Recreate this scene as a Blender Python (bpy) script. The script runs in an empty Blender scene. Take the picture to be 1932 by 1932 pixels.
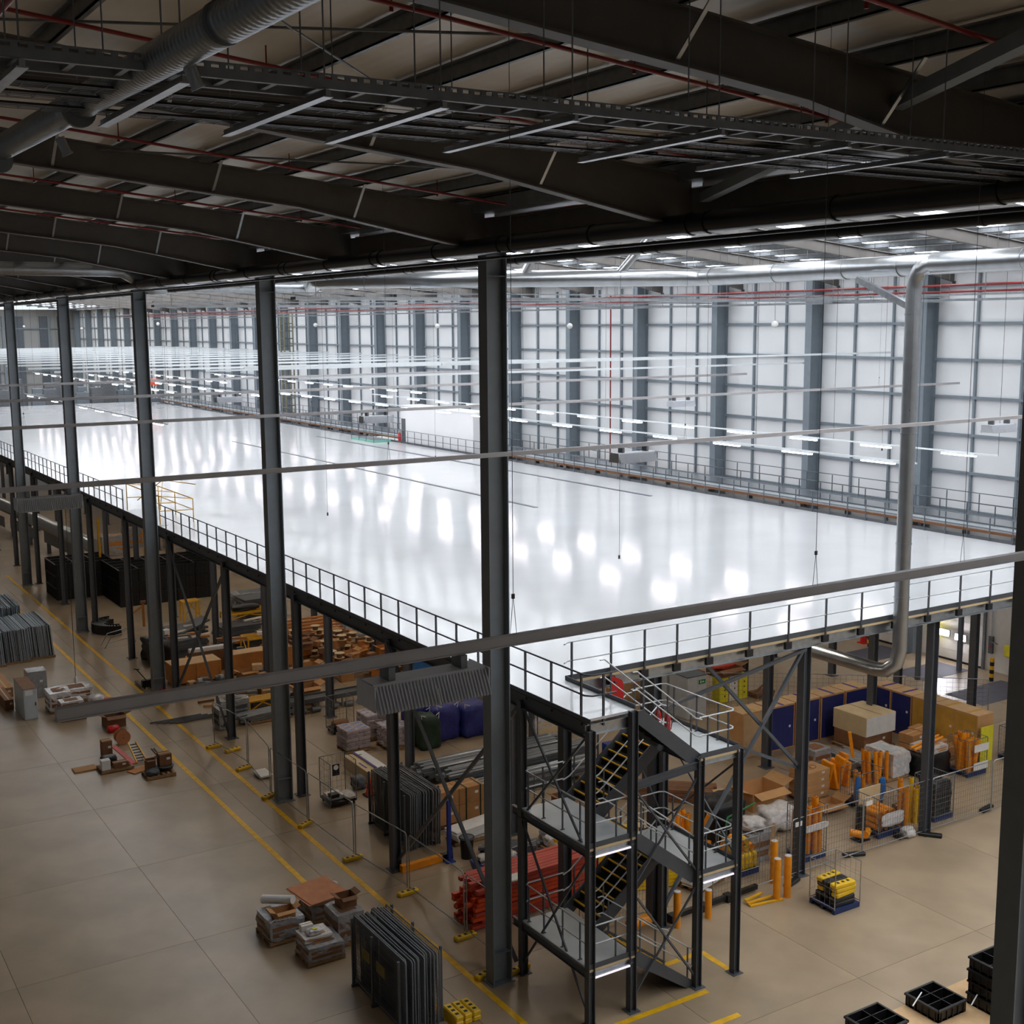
import bpy, math, random
from mathutils import Vector, Matrix
rnd = random.Random(11)
scene = bpy.context.scene
COL = scene.collection
V3 = Vector
# ---------------------------------------------------------------- camera (calibrated from the vertical and horizontal steel lines)
F, YAW, PITCH, ROLL, EYE = 2349.4, math.radians(32.008), math.radians(8.590), math.radians(-0.441), V3((0, 0, 18.0))
_cy, _sy = math.cos(YAW), math.sin(YAW)
FWD = V3((_sy*math.cos(PITCH), _cy*math.cos(PITCH), -math.sin(PITCH)))
_r0 = V3((_cy, -_sy, 0)); _u0 = _r0.cross(FWD)
RT = _r0*math.cos(ROLL)+_u0*math.sin(ROLL); UP = -_r0*math.sin(ROLL)+_u0*math.cos(ROLL)
cam_data = bpy.data.cameras.new('camera'); cam = bpy.data.objects.new('camera', cam_data); COL.objects.link(cam)
cam_data.sensor_width = 36.0; cam_data.lens = F/1932*36.0; cam_data.clip_start = 0.1; cam_data.clip_end = 600
m = Matrix((RT, UP, -FWD)).transposed().to_4x4(); m.translation = EYE; cam.matrix_world = m
scene.camera = cam
# ---------------------------------------------------------------- world, exposure
world = bpy.data.worlds.new('overcast_daylight'); scene.world = world; world.use_nodes = True
world.node_tree.nodes['Background'].inputs[0].default_value = (0.75, 0.87, 1.0, 1)
world.node_tree.nodes['Background'].inputs[1].default_value = 1.0
vs = scene.view_settings
vs.view_transform = 'Standard'; vs.look = 'None'; vs.gamma = 1.0; vs.exposure = 0.28; vs.use_curve_mapping = False
scene.cycles.max_bounces = 5; scene.cycles.diffuse_bounces = 4; scene.cycles.glossy_bounces = 2; scene.cycles.transmission_bounces = 1
scene.cycles.use_adaptive_sampling = True; scene.cycles.adaptive_threshold = 0.12; scene.cycles.adaptive_min_samples = 16
scene.cycles.transparent_max_bounces = 4; scene.cycles.sample_clamp_indirect = 6.0
ROOFLIGHT_POWER = 8.0      # daylight through the translucent roof strips of the far bay
BATTEN_POWER = 66.0         # LED battens fixed under the mezzanine
LED_POWER = 18.0           # LED tubes hung over the white deck
NEARBAY_FILL_POWER = 0.45        # added unseen glow on the near bay's other slope, lifts the foreground

# ---------------------------------------------------------------- where a photo point lies in the hall (floor plane or a height)
def ray(px, py):
    return (RT*((px-966)/F) - UP*((py-966)/F) + FWD)
def G(px, py, z=0.0):
    d = ray(px, py); return EYE + d*((z-18.0)/d.z)
def onx(px, py, X):
    d = ray(px, py); return EYE + d*(X/d.x)
def ony(px, py, Y):
    d = ray(px, py); return EYE + d*(Y/d.y)
def zat(x, y, py):
    lo, hi = -5.0, 30.0
    for _ in range(40):
        q = (lo+hi)/2; v = V3((x, y, q))-EYE
        if 966-F*v.dot(UP)/v.dot(FWD) > py: lo = q
        else: hi = q
    return lo

# ---------------------------------------------------------------- materials
def lin(c):
    c /= 255.0
    return c/12.92 if c <= 0.04045 else ((c+0.055)/1.055)**2.4
MATS = {}
def mat(name, rgb, rough=0.6, metal=0.0, var=0.12, scale=3.0, bump=0.0, bscale=30.0, spec=0.5, emit=0.0, alpha=1.0, rand=0.0, wave=None, coat=0.0):
    if name in MATS: return MATS[name]
    mt = bpy.data.materials.new(name); mt.use_nodes = True; MATS[name] = mt
    nt = mt.node_tree; b = nt.nodes['Principled BSDF']
    col = (lin(rgb[0]), lin(rgb[1]), lin(rgb[2]), 1)
    b.inputs['Roughness'].default_value = rough; b.inputs['Metallic'].default_value = metal
    b.inputs['Specular IOR Level'].default_value = spec; b.inputs['Base Color'].default_value = col
    if coat: b.inputs['Coat Weight'].default_value = coat
    if alpha < 1: b.inputs['Alpha'].default_value = alpha
    if emit:
        b.inputs['Emission Color'].default_value = col; b.inputs['Emission Strength'].default_value = emit
    if var or bump or wave:
        tc = nt.nodes.new('ShaderNodeTexCoord')
    if var:
        n = nt.nodes.new('ShaderNodeTexNoise'); n.inputs['Scale'].default_value = scale; n.inputs['Detail'].default_value = 5
        nt.links.new(tc.outputs['Object'], n.inputs['Vector'])
        mr = nt.nodes.new('ShaderNodeMapRange'); mr.inputs[1].default_value = 0.3; mr.inputs[2].default_value = 0.7
        mr.inputs[3].default_value = 1-var; mr.inputs[4].default_value = 1+var
        nt.links.new(n.outputs['Fac'], mr.inputs[0])
        fac = mr.outputs[0]
        if rand:
            oi = nt.nodes.new('ShaderNodeObjectInfo'); m2 = nt.nodes.new('ShaderNodeMapRange')
            m2.inputs[3].default_value = 1-rand; m2.inputs[4].default_value = 1+rand
            nt.links.new(oi.outputs['Random'], m2.inputs[0])
            ml = nt.nodes.new('ShaderNodeMath'); ml.operation = 'MULTIPLY'
            nt.links.new(fac, ml.inputs[0]); nt.links.new(m2.outputs[0], ml.inputs[1]); fac = ml.outputs[0]
        vm = nt.nodes.new('ShaderNodeVectorMath'); vm.operation = 'SCALE'; vm.inputs[0].default_value = col[:3]
        nt.links.new(fac, vm.inputs['Scale']); nt.links.new(vm.outputs[0], b.inputs['Base Color'])
    h = None
    if bump:
        n2 = nt.nodes.new('ShaderNodeTexNoise'); n2.inputs['Scale'].default_value = bscale; n2.inputs['Detail'].default_value = 3
        nt.links.new(tc.outputs['Object'], n2.inputs['Vector']); h = n2.outputs['Fac']
    if wave:      # profiled sheet: (axis, ribs per metre, strength)
        w = nt.nodes.new('ShaderNodeTexWave'); w.bands_direction = wave[0]; w.inputs['Scale'].default_value = wave[1]*0.31416
        nt.links.new(tc.outputs['Object'], w.inputs['Vector']); h = w.outputs['Fac']
    if h is not None:
        bp = nt.nodes.new('ShaderNodeBump'); bp.inputs['Strength'].default_value = wave[2] if wave else bump
        bp.inputs['Distance'].default_value = 0.02
        nt.links.new(h, bp.inputs['Height']); nt.links.new(bp.outputs[0], b.inputs['Normal'])
    return mt
def emitter(name, rgb, power):
    mt = bpy.data.materials.new(name); mt.use_nodes = True; nt = mt.node_tree; nt.nodes.clear(); MATS[name] = mt
    e = nt.nodes.new('ShaderNodeEmission'); o = nt.nodes.new('ShaderNodeOutputMaterial')
    e.inputs[0].default_value = (lin(rgb[0]), lin(rgb[1]), lin(rgb[2]), 1); e.inputs[1].default_value = power
    nt.links.new(e.outputs[0], o.inputs[0]); return mt

# ---------------------------------------------------------------- mesh builder
class MB:
    def __init__(s): s.v = []; s.f = []; s.sm = []
    def _add(s, vs, fs, smooth=False):
        o = len(s.v); s.v += [tuple(p) for p in vs]; s.f += [tuple(i+o for i in f) for f in fs]; s.sm += [smooth]*len(fs); return s
    def box(s, c, d, rz=0.0, rot=None, ch=0.0):
        hx, hy, hz = d[0]/2, d[1]/2, d[2]/2; c = V3(c)
        M = rot if rot is not None else (Matrix.Rotation(rz, 3, 'Z') if rz else None)
        if ch <= 0:
            P = [V3((x, y, z)) for x in (-hx, hx) for y in (-hy, hy) for z in (-hz, hz)]
            Fc = [(0,1,3,2),(4,6,7,5),(0,4,5,1),(2,3,7,6),(0,2,6,4),(1,5,7,3)]
        else:
            ch = min(ch, hx*.49, hy*.49, hz*.49); P = []; ix = {}
            for sx in (-1, 1):
                for sy in (-1, 1):
                    for sz in (-1, 1):
                        for a in range(3):
                            q = [hx-ch, hy-ch, hz-ch]; q[a] += ch
                            ix[(sx, sy, sz, a)] = len(P); P.append(V3((sx*q[0], sy*q[1], sz*q[2])))
            Fc = []; S = (-1, 1)
            for sg in S:
                Fc.append([ix[(sg, a, b, 0)] for a, b in ((-1,-1),(1,-1),(1,1),(-1,1))][::sg])
                Fc.append([ix[(a, sg, b, 1)] for a, b in ((-1,-1),(1,-1),(1,1),(-1,1))][::-sg])
                Fc.append([ix[(a, b, sg, 2)] for a, b in ((-1,-1),(1,-1),(1,1),(-1,1))][::sg])
            for a in S:
                for b in S:
                    k = a*b
                    Fc.append([ix[(-1,a,b,1)], ix[(1,a,b,1)], ix[(1,a,b,2)], ix[(-1,a,b,2)]][::k])
                    Fc.append([ix[(a,-1,b,0)], ix[(a,1,b,0)], ix[(a,1,b,2)], ix[(a,-1,b,2)]][::-k])
                    Fc.append([ix[(a,b,-1,0)], ix[(a,b,1,0)], ix[(a,b,1,1)], ix[(a,b,-1,1)]][::k])
                    for d_ in S: Fc.append([ix[(a,b,d_,0)], ix[(a,b,d_,1)], ix[(a,b,d_,2)]][::k*d_])
        if M is not None: P = [M @ p for p in P]
        return s._add([p+c for p in P], Fc)
    def bar(s, p, q, w, h, up=(0, 0, 1)):
        p, q = V3(p), V3(q); d = q-p; L = d.length
        if L < 1e-6: return s
        d = d/L; u = V3(up); r = d.cross(u)
        if r.length < 1e-4: r = d.cross(V3((0, 1, 0)))
        r.normalize(); u = r.cross(d)
        return s.box((p+q)/2, (w, L, h), rot=Matrix((r, d, u)).transposed())
    def tube(s, p, q, r, n=8, r2=None, cap=True):
        p, q = V3(p), V3(q); d = (q-p).normalized(); a = d.orthogonal().normalized(); b = d.cross(a); r2 = r if r2 is None else r2
        vs = []
        for k in range(n):
            t = 2*math.pi*k/n; e = a*math.cos(t)+b*math.sin(t); vs += [p+e*r, q+e*r2]
        fs = [(2*k, 2*((k+1) % n), 2*((k+1) % n)+1, 2*k+1) for k in range(n)]
        s._add(vs, fs, True)
        if cap: s._add([vs[2*k] for k in range(n)], [tuple(range(n))[::-1]]); s._add([vs[2*k+1] for k in range(n)], [tuple(range(n))])
        return s
    def pipe(s, pts, r, n=8):
        pts = [V3(p) for p in pts]; rings = []; a = None
        for i, p in enumerate(pts):
            d = ((pts[i+1]-p).normalized() if i < len(pts)-1 else V3((0,0,0))) + ((p-pts[i-1]).normalized() if i else V3((0,0,0)))
            d = d.normalized() if d.length > 1e-6 else V3((0,0,1))
            a = d.orthogonal().normalized() if a is None else (a-d*a.dot(d)).normalized()
            b = d.cross(a); k = 1.0
            if 0 < i < len(pts)-1: k = 1/max(0.5, d.dot((p-pts[i-1]).normalized()))
            rings.append([p+(a*math.cos(2*math.pi*j/n)+b*math.sin(2*math.pi*j/n))*r for j in range(n)])
        vs = [v for g in rings for v in g]; fs = []
        for i in range(len(rings)-1):
            for j in range(n): fs.append((i*n+j, i*n+(j+1) % n, (i+1)*n+(j+1) % n, (i+1)*n+j))
        s._add(vs, fs, True); s._add(rings[0], [tuple(range(n))[::-1]]); s._add(rings[-1], [tuple(range(n))]); return s
    def lathe(s, prof, c=(0, 0, 0), n=16):
        c = V3(c); vs = []; m_ = len(prof)
        for r, z in prof:
            for k in range(n): vs.append(c+V3((r*math.cos(2*math.pi*k/n), r*math.sin(2*math.pi*k/n), z)))
        fs = [(i*n+k, i*n+(k+1) % n, (i+1)*n+(k+1) % n, (i+1)*n+k) for i in range(m_-1) for k in range(n)]
        s._add(vs, fs, True); s._add(vs[:n], [tuple(range(n))[::-1]]); s._add(vs[-n:], [tuple(range(n))]); return s
    def ibeam(s, p, q, d, b, t=0.03, up=(0, 0, 1)):     # d along up, flange width b
        p, q = V3(p), V3(q); ax = (q-p).normalized(); u = V3(up); u = (u-ax*u.dot(ax)).normalized()
        for k in (-1, 1): o = u*(k*(d-t)/2); s.bar(p+o, q+o, b, t, up=u)
        return s.bar(p, q, t*0.8, d-2*t, up=u)
    def prism(s, poly, axis, a, b):      # poly in the two other axes, extruded along axis from a to b
        n = len(poly); vs = []
        for w in (a, b):
            for (u, v) in poly: vs.append({'x': (w, u, v), 'y': (u, w, v), 'z': (u, v, w)}[axis])
        fs = [(i, (i+1) % n, n+(i+1) % n, n+i) for i in range(n)] + [tuple(range(n))[::-1], tuple(range(n, 2*n))]
        if axis == 'y': fs = [f[::-1] for f in fs]
        return s._add(vs, fs)
    def quad(s, *p): return s._add(p, [tuple(range(len(p)))])
    def mesh(s, name, mt):
        me = bpy.data.meshes.new(name); me.from_pydata(s.v, [], s.f); me.polygons.foreach_set('use_smooth', s.sm); me.update()
        if mt is not None: me.materials.append(MATS[mt] if isinstance(mt, str) else mt)
        return me
    def build(s, name, mt, parent=None, loc=(0, 0, 0), rz=0.0):
        return place(name, s.mesh(name, mt), parent, loc, rz)
def place(name, me, parent=None, loc=(0, 0, 0), rz=0.0, rot=None, scale=None):
    o = bpy.data.objects.new(name, me); COL.objects.link(o); o.location = loc
    if rz: o.rotation_euler = (0, 0, rz)
    if rot is not None: o.rotation_euler = rot
    if scale is not None: o.scale = scale
    if parent is not None: o.parent = parent
    return o
def tag(o, label, cat, group=None, kind=None):
    o['label'] = label; o['category'] = cat
    if group: o['group'] = group
    if kind: o['kind'] = kind
    return o
def thing(name, label, cat, loc=(0, 0, 0), rz=0.0, group=None, kind=None):
    o = bpy.data.objects.new(name, None); COL.objects.link(o); o.location = loc; o.rotation_euler = (0, 0, rz); o.empty_display_size = 0.2
    return tag(o, label, cat, group, kind)
def struct(name, label, cat, mb, mt, loc=(0, 0, 0)):
    o = mb.build(name, mt, None, loc); tag(o, label, cat, None, 'structure'); return o
def clone(root, loc, rz, label, group=None):
    r = root.copy(); COL.objects.link(r); r.location = loc; r.rotation_euler = (0, 0, rz); r['label'] = label
    if group: r['group'] = group
    for ch in root.children:
        c = ch.copy(); COL.objects.link(c); c.parent = r
        for g in ch.children:
            d = g.copy(); COL.objects.link(d); d.parent = c
    return r
ORD = ['nearest', 'second', 'third', 'fourth', 'fifth', 'sixth', 'seventh', 'eighth', 'ninth', 'tenth', 'eleventh', 'twelfth', 'thirteenth', 'fourteenth',
       'fifteenth', 'sixteenth', 'seventeenth', 'eighteenth', 'nineteenth', 'twentieth', 'twenty-first', 'twenty-second']

# ---------------------------------------------------------------- palette
mat('concrete', (162, 142, 116), 0.34, var=0.16, scale=0.45, bump=0.02, bscale=6)
mat('joint_filler', (70, 62, 54), 0.8)
mat('line_yellow', (232, 178, 20), 0.5, var=0.15, scale=4)
mat('deck_white', (200, 202, 203), 0.125, var=0.025, scale=0.5, spec=0.6)
mat('steel_dark', (80, 83, 88), 0.5, var=0.08)
mat('portal_paint', (116, 122, 127), 0.5, var=0.06)
mat('steel_grey', (84, 92, 100), 0.45, var=0.08)
mat('rafter_paint', (92, 88, 84), 0.55, var=0.08)
mat('roof_sheet', (216, 210, 200), 0.45, var=0.1, scale=0.6, wave=('X', 5.0, 0.15))
mat('galv', (168, 172, 176), 0.32, metal=0.85, var=0.12, scale=6)
mat('galv_dull', (120, 124, 128), 0.45, metal=0.5, var=0.15, scale=5)
mat('duct_spiral', (172, 175, 178), 0.3, metal=0.9, var=0.08, scale=3)
mat('pipe_black', (22, 23, 28), 0.28, var=0.05)
mat('red_pipe', (130, 28, 26), 0.4, var=0.1)
mat('wall_white', (222, 224, 225), 0.5, var=0.03, scale=0.3)
mat('wall_dark', (150, 152, 152), 0.6, var=0.06, scale=0.3)
mat('wall_steel', (120, 130, 138), 0.5, var=0.06)
mat('rail_grey', (180, 177, 178), 0.45, var=0.06)
mat('white_trunk', (225, 230, 232), 0.4, var=0.02)
mat('yellow_paint', (222, 165, 22), 0.45, var=0.1)
mat('orange_plastic', (238, 148, 18), 0.4, var=0.1, scale=4, rand=0.06)
mat('rail_tube', (208, 211, 214), 0.35, metal=0.3, var=0.05)
mat('yellow_plastic', (230, 186, 18), 0.45, var=0.1, rand=0.06)
mat('lemon_plastic', (226, 216, 50), 0.45, var=0.06)
mat('black_plastic', (20, 20, 22), 0.45, var=0.2, rand=0.15)
mat('tread_black', (20, 19, 18), 0.8, var=0.2)
mat('card', (182, 132, 82), 0.75, var=0.1, scale=4, rand=0.1)
mat('card_dark', (128, 88, 58), 0.8, var=0.14, scale=4, rand=0.12)
mat('card_light', (206, 170, 126), 0.75, var=0.08, scale=4, rand=0.06)
mat('card_orange', (186, 118, 52), 0.7, var=0.12, scale=3)
mat('plywood', (190, 122, 78), 0.65, var=0.12, scale=3)
mat('pallet_wood', (150, 116, 80), 0.8, var=0.2, scale=6, rand=0.12)
mat('pallet_blue', (32, 48, 92), 0.6, var=0.15, rand=0.1)
mat('wrap_grey', (150, 148, 148), 0.22, var=0.2, scale=7, bump=0.5, bscale=14)
mat('wrap_pale', (206, 200, 196), 0.2, var=0.18, scale=7, bump=0.5, bscale=14)
mat('white_board', (228, 226, 222), 0.5, var=0.06)
mat('cream_board', (214, 190, 148), 0.6, var=0.06)
mat('grey_cabinet', (184, 190, 194), 0.45, var=0.06)
mat('blue_panel', (38, 46, 108), 0.4, var=0.12, scale=3)
mat('blue_bag', (38, 44, 118), 0.5, var=0.25, scale=5, bump=0.6, bscale=7)
mat('green_bag', (26, 50, 32), 0.55, var=0.25, scale=5, bump=0.6, bscale=7)
mat('blue_bright', (52, 120, 190), 0.45, var=0.12)
mat('blue_steel', (36, 58, 140), 0.4)
mat('red_paint', (196, 26, 24), 0.38, var=0.08)
mat('red_orange', (226, 78, 34), 0.4, var=0.12, rand=0.08)
mat('red_faded', (190, 70, 54), 0.5, var=0.14, rand=0.08)
mat('purple_tape', (70, 44, 140), 0.5)
mat('green_paint', (40, 130, 70), 0.45)
mat('teal_lining', (120, 180, 165), 0.4, var=0.05)
mat('mat_dark', (82, 80, 88), 0.7, var=0.1)
mat('zinc_panel', (168, 176, 180), 0.42, metal=0.15, var=0.12, scale=4, rand=0.1)
mat('door_white', (216, 212, 205), 0.5, var=0.04)
mat('print_black', (28, 26, 26), 0.6)
emitter('rooflight', (243, 248, 255), ROOFLIGHT_POWER)
emitter('added_fill_near', (243, 246, 250), NEARBAY_FILL_POWER)
emitter('led_tube', (255, 238, 246), LED_POWER)
emitter('batten', (255, 243, 228), BATTEN_POWER)
emitter('lamp_white', (245, 245, 255), 60.0)
# ================================================================= THE SETTING
mat('landing', (186, 190, 190), 0.45, var=0.06, scale=2)
ZD = 8.226                       # white deck level
# ---- floor slabs with saw-cut joints
fl = MB().box((16, 100, -0.11), (82, 300, 0.2)).build('floor', 'joint_filler')
tag(fl, 'pale brown polished concrete warehouse floor', 'floor', None, 'structure')
xs = [-24.4, -14.5, -9.55, -4.6, 0.35, 5.3, 10.3, 15.2, 20.17, 25.12, 30.1, 35.0, 40.0, 45.0, 50.0, 55.5]
ys = [-40, -14, 4.2, 10.2, 16.2, 22.26, 28.4, 34.4, 40.4, 46.4, 52.4, 58.4, 64.4, 70.4, 76.4, 88.4, 100.4, 124.4, 148.4, 172.4, 250]
for i in range(len(xs)-1):
    for j in range(len(ys)-1):
        a, b, c_, d = xs[i], xs[i+1], ys[j], ys[j+1]
        o = MB().box((0, 0, -0.01), (b-a-0.012, d-c_-0.012, 0.02)).build('slab', 'concrete', fl, ((a+b)/2, (c_+d)/2, 0))
def marking(x0, y0, x1, y1):
    MB().box(((x0+x1)/2, (y0+y1)/2, 0.003), (max(abs(x1-x0), 0.19), max(abs(y1-y0), 0.19), 0.004)).build('line_marking', 'line_yellow', fl)
marking(16.1, 22.5, 16.1, 96); marking(14.55, 23.4, 14.55, 86)
marking(18.0, 24.0, 21.16, 24.0); marking(22.42, 24.45, 22.42, 25.74); marking(21.1, 25.72, 22.42, 25.72); marking(19.9, 22.66, 21.1, 22.66)

# ---- long wall on the far side, with columns, girts and posts
WX = 54.6
wr = MB().box((WX+0.1, 105, 10.5), (0.2, 270, 21.2)).build('wall_right', 'wall_white'); tag(wr, 'tall white sheeted long wall behind the mezzanine', 'wall', None, 'structure')
wy = [44.8+8.23*k for k in range(-5, 24)]
m_col = MB().ibeam((0, 0, 0), (0, 0, 21), 0.95, 0.5, 0.04, up=(1, 0, 0)).mesh('column', 'wall_steel')
m_post = MB().box((0, 0, 10.2), (0.14, 0.12, 20.4)).mesh('post', 'wall_steel')
m_girt = MB().box((0, 0, 0), (0.16, 7.7, 0.14)).mesh('girt', 'wall_steel')
for k, y in enumerate(wy):
    place('column', m_col, wr, (WX-0.5, y, 0))
    for q in (2.7, 5.45): place('post', m_post, wr, (WX-0.08, y+q, 0))
    for z in (19.75, 17.86, 15.97, 14.03, 12.07, 10.1, 8.1, 6.1, 4.1):
        if z < 9 and y > 60: continue
        place('girt', m_girt, wr, (WX-0.1, y+4.12, z))
# ---- end wall far behind
we = MB().box((16, 238, 10.5), (82, 0.3, 21.4)).build('wall_back', 'wall_dark'); tag(we, 'distant end wall of grey and pale upright bays', 'wall', None, 'structure')
m_p = MB().box((0, 0, 10), (1.5, 0.3, 20)).mesh('dark_bay', 'steel_grey')
for k in range(20):
    place('dark_bay', m_p, we, (-18+k*3.9+0.4*(k % 3), 237.7, 0))
    if k % 2: MB().box((0, 0, 10), (0.4, 0.5, 20)).build('upright', 'wall_steel', we, (-16.4+k*3.9, 237.6, 0))
for z in (17.8, 14.0, 10.2): MB().box((16, 237.5, z), (80, 0.1, 0.2)).build('girt', 'wall_steel', we)
wl = MB().box((-22.6, 105, 10.5), (0.3, 270, 22)).build('wall_left', 'wall_dark'); tag(wl, 'grey side wall of the near bay, out of the picture', 'wall', None, 'structure')
wf = MB().box((16, -22, 10.5), (82, 0.3, 22)).build('wall_front', 'wall_dark'); tag(wf, 'grey gable wall behind the viewer', 'wall', None, 'structure')

# ---- roofs: near bay (dark) and far bay (rooflights)
RX0, VX, RID, FRD = -22.5, 16.65, -2.9, 35.6
def ztop(x):                                   # top of the rafters, both bays
    if x <= VX: return 22.5-0.1*x if x > RID else 22.5-0.1*RID-0.1*(RID-x)
    return 20.835+0.1*(x-VX) if x < FRD else 20.835+0.1*(FRD-VX)-0.1*(x-FRD)
def sheet(name, mt, xa, xb, parent=None, off=0.3):
    za, zb = ztop(xa+1e-4)+off, ztop(xb-1e-4)+off
    return MB().prism([(xa, za), (xb, zb), (xb, zb+0.08), (xa, za+0.08)], 'y', -24, 240).build(name, mt, parent)
ce = sheet('ceiling', 'roof_sheet', RID, VX); tag(ce, 'dark underside of the profiled roof over the near bay', 'ceiling', None, 'structure')
sheet('roof_slope', 'roof_sheet', RX0-0.3, RID, ce)
cf = sheet('ceiling_far', 'roof_sheet', VX, FRD); tag(cf, 'bright roof with rooflights over the white mezzanine bay', 'ceiling', None, 'structure')
sheet('roof_slope', 'roof_sheet', FRD, WX+0.3, cf)
def purlin(x, par):
    z = ztop(x); MB().box((0, 105, 0.125), (0.03, 262, 0.25)).box((0.035, 105, 0.01), (0.1, 262, 0.02)).box((-0.035, 105, 0.24), (0.1, 262, 0.02)).build('purlin', 'galv_dull', par, (x, 0, z))
px_ = [7.75+1.7*k for k in range(-5, 6)]
for x in px_ + [-2.4, -5, -8, -11, -14, -17, -20]: purlin(x, ce)
for x in [18.3+1.85*k for k in range(20)]: purlin(x, cf)
# rooflights: translucent strips down both slopes, two to a bay
m_rl = {}
for side, (xa, xb) in enumerate(((19.2, 34.6), (36.6, 53.2))):
    for k in range(-1, 30):
        y = -6.5+8.0*k
        for q in (1.0, 4.2):
            za, zb = ztop(xa)+0.27, ztop(xb)+0.27
            if side not in m_rl: m_rl[side] = MB().quad((xa, 0, za), (xa, 1.15, za), (xb, 1.15, zb), (xb, 0, zb)).mesh('rooflight', 'rooflight')
            place('rooflight', m_rl[side], cf, (0, y+q, 0))
for k in range(-1, 26):  # made-up glowing strips out of view, added to brighten the near bay
    y = -6.5+8.0*k
    for q in (1.0, 4.2):
        if 'n' not in m_rl: m_rl['n'] = MB().quad((-21, 0, ztop(-21)+0.27), (-21, 1.15, ztop(-21)+0.27), (-6, 1.15, ztop(-6)+0.27), (-6, 0, ztop(-6)+0.27)).mesh('rooflight', 'added_fill_near')
        place('rooflight', m_rl['n'], ce, (0, y+q, 0))
# rafters
def rafter(y, near, label, parts=True):
    r = thing('roof_rafter', label, 'rafter', (0, y, 0), 0, 'near bay rafters' if near else 'far bay rafters', 'structure')
    s = (lambda x: x) if near else (lambda x: 2*VX-x)          # far bay mirrors about the valley
    zt = lambda x: ztop(s(x))
    ends = [(16.5, 19.85), (15.4, 20.0), (11.5, 20.7), (-1.5, 22.02), (-2.9, 21.95)] if near else [(16.5, 19.85), (15.4, 20.0), (11.5, 20.7), (-1.0, 21.9), (-2.3, 21.95)]
    end2 = -22 if near else -21.2
    lo = ends + [(-4.3, 22.02), (-17.5, 20.7), (-21.2, 20.0), (end2, 19.9)]
    poly = [(s(x), z) for x, z in lo]+[(s(end2), ztop(s(end2))), (s(-2.9), ztop(s(-2.9))), (s(16.5), zt(16.5))]
    MB().prism(poly, 'y', -0.012, 0.012).build('web', 'rafter_paint', r)
    mb = MB()
    for (x0, z0), (x1, z1) in zip(lo[:-1], lo[1:]): mb.bar((s(x0), 0, z0), (s(x1), 0, z1), 0.26, 0.03)
    mb.build('bottom_flange', 'rafter_paint', r)
    MB().bar((s(16.5), 0, zt(16.5)), (s(-2.9), 0, ztop(s(-2.9))), 0.26, 0.03).bar((s(-2.9), 0, ztop(s(-2.9))), (s(end2), 0, ztop(s(end2))), 0.26, 0.03).build('top_flange', 'rafter_paint', r)
    if near and parts:
        for x in px_[::2]:
            if x > 15.5: continue
            zb = 20.7+0.1045*(11.5-x) if x < 11.5 else 20.7-0.18*(x-11.5)
            MB().bar((x, -0.75, zt(x)), (x, -0.08, zb+0.03), 0.06, 0.02).build('fly_brace', 'galv', r)
    return r
for k in range(24):
    y = 3.6+8.0*k
    rafter(y, True, 'dark steel rafter over the near bay, %s back from the viewer' % (ORD[k] if k < 22 else 'last but %d' % (24-k)), k < 9)
    rafter(y, False, 'pale lit rafter over the mezzanine bay, %s back from the viewer' % (ORD[k] if k < 22 else 'last but %d' % (24-k)))
# valley beam and gutter
vb = struct('valley_beam', 'dark steel valley beam carried on the row of portal columns', 'beam', MB().ibeam((VX, -20, 20.25), (VX, 236, 20.25), 0.75, 0.3, 0.03), 'rafter_paint')
MB().prism([(VX-0.5, 20.75), (VX+0.5, 20.75), (VX+0.6, 21.05), (VX-0.6, 21.05)], 'y', -22, 238).build('gutter', 'galv_dull', vb)
# pipes along the valley
def long_pipe(name, label, cat, x, z, r, mt, y0, y1, step, n=14, flange=True):
    t = thing(name, label, cat, (x, 0, z))
    MB().tube((0, y0, 0), (0, y1, 0), r, n).build('pipe', mt, t)
    y = y0+3
    me = MB().tube((0, -0.03, 0), (0, 0.03, 0), r*1.1, n).mesh('coupling', mt)
    i = 0
    while y < min(y1, 110):
        place('coupling', me, t, (0, y, 0)); i += 1
        y += step if i % 3 else 0.5
    return t
long_pipe('rainwater_pipe', 'thick black rainwater pipe with couplings along the valley, viewer side', 'pipe', 15.85, 19.86, 0.2, 'pipe_black', 2, 232, 3.2)
long_pipe('rainwater_pipe', 'thinner black rainwater pipe on the far side of the portal columns', 'pipe', 17.3, 19.62, 0.12, 'pipe_black', 2, 232, 2.6)
long_pipe('conduit_pipe', 'slim dark conduit hung just below the thick black pipe', 'pipe', 15.75, 19.56, 0.035, 'pipe_black', 2, 232, 5)
# portal columns down the valley row
for k in range(14):
    y = [11.55, 27.54, 43.35, 59.7, 75.3, 91.4][k] if k < 6 else 91.4+16*(k-5)
    t = thing('portal_column', 'tall dark grey steel portal column, %s in the row from the viewer' % ORD[k], 'column', (16.68, y, 0), 0, 'portal columns down the valley', 'structure')
    d, b = (0.6, 0.42)
    for s_ in (-1, 1): MB().box((s_*(d/2-0.015), 0, 9.95), (0.03, b, 19.9)).build('flange', 'portal_paint', t)
    MB().box((0, 0, 9.95), (d-0.06, 0.02, 19.9)).build('web', 'portal_paint', t)
    MB().box((0, 0, 0.015), (d+0.12, b+0.12, 0.03)).build('base_plate', 'portal_paint', t)
    MB().box((0, 0, 0.9), (d-0.07, b-0.04, 0.02)).box((0, 0, 19.2), (d-0.07, b-0.04, 0.02)).build('stiffener', 'portal_paint', t)
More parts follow.
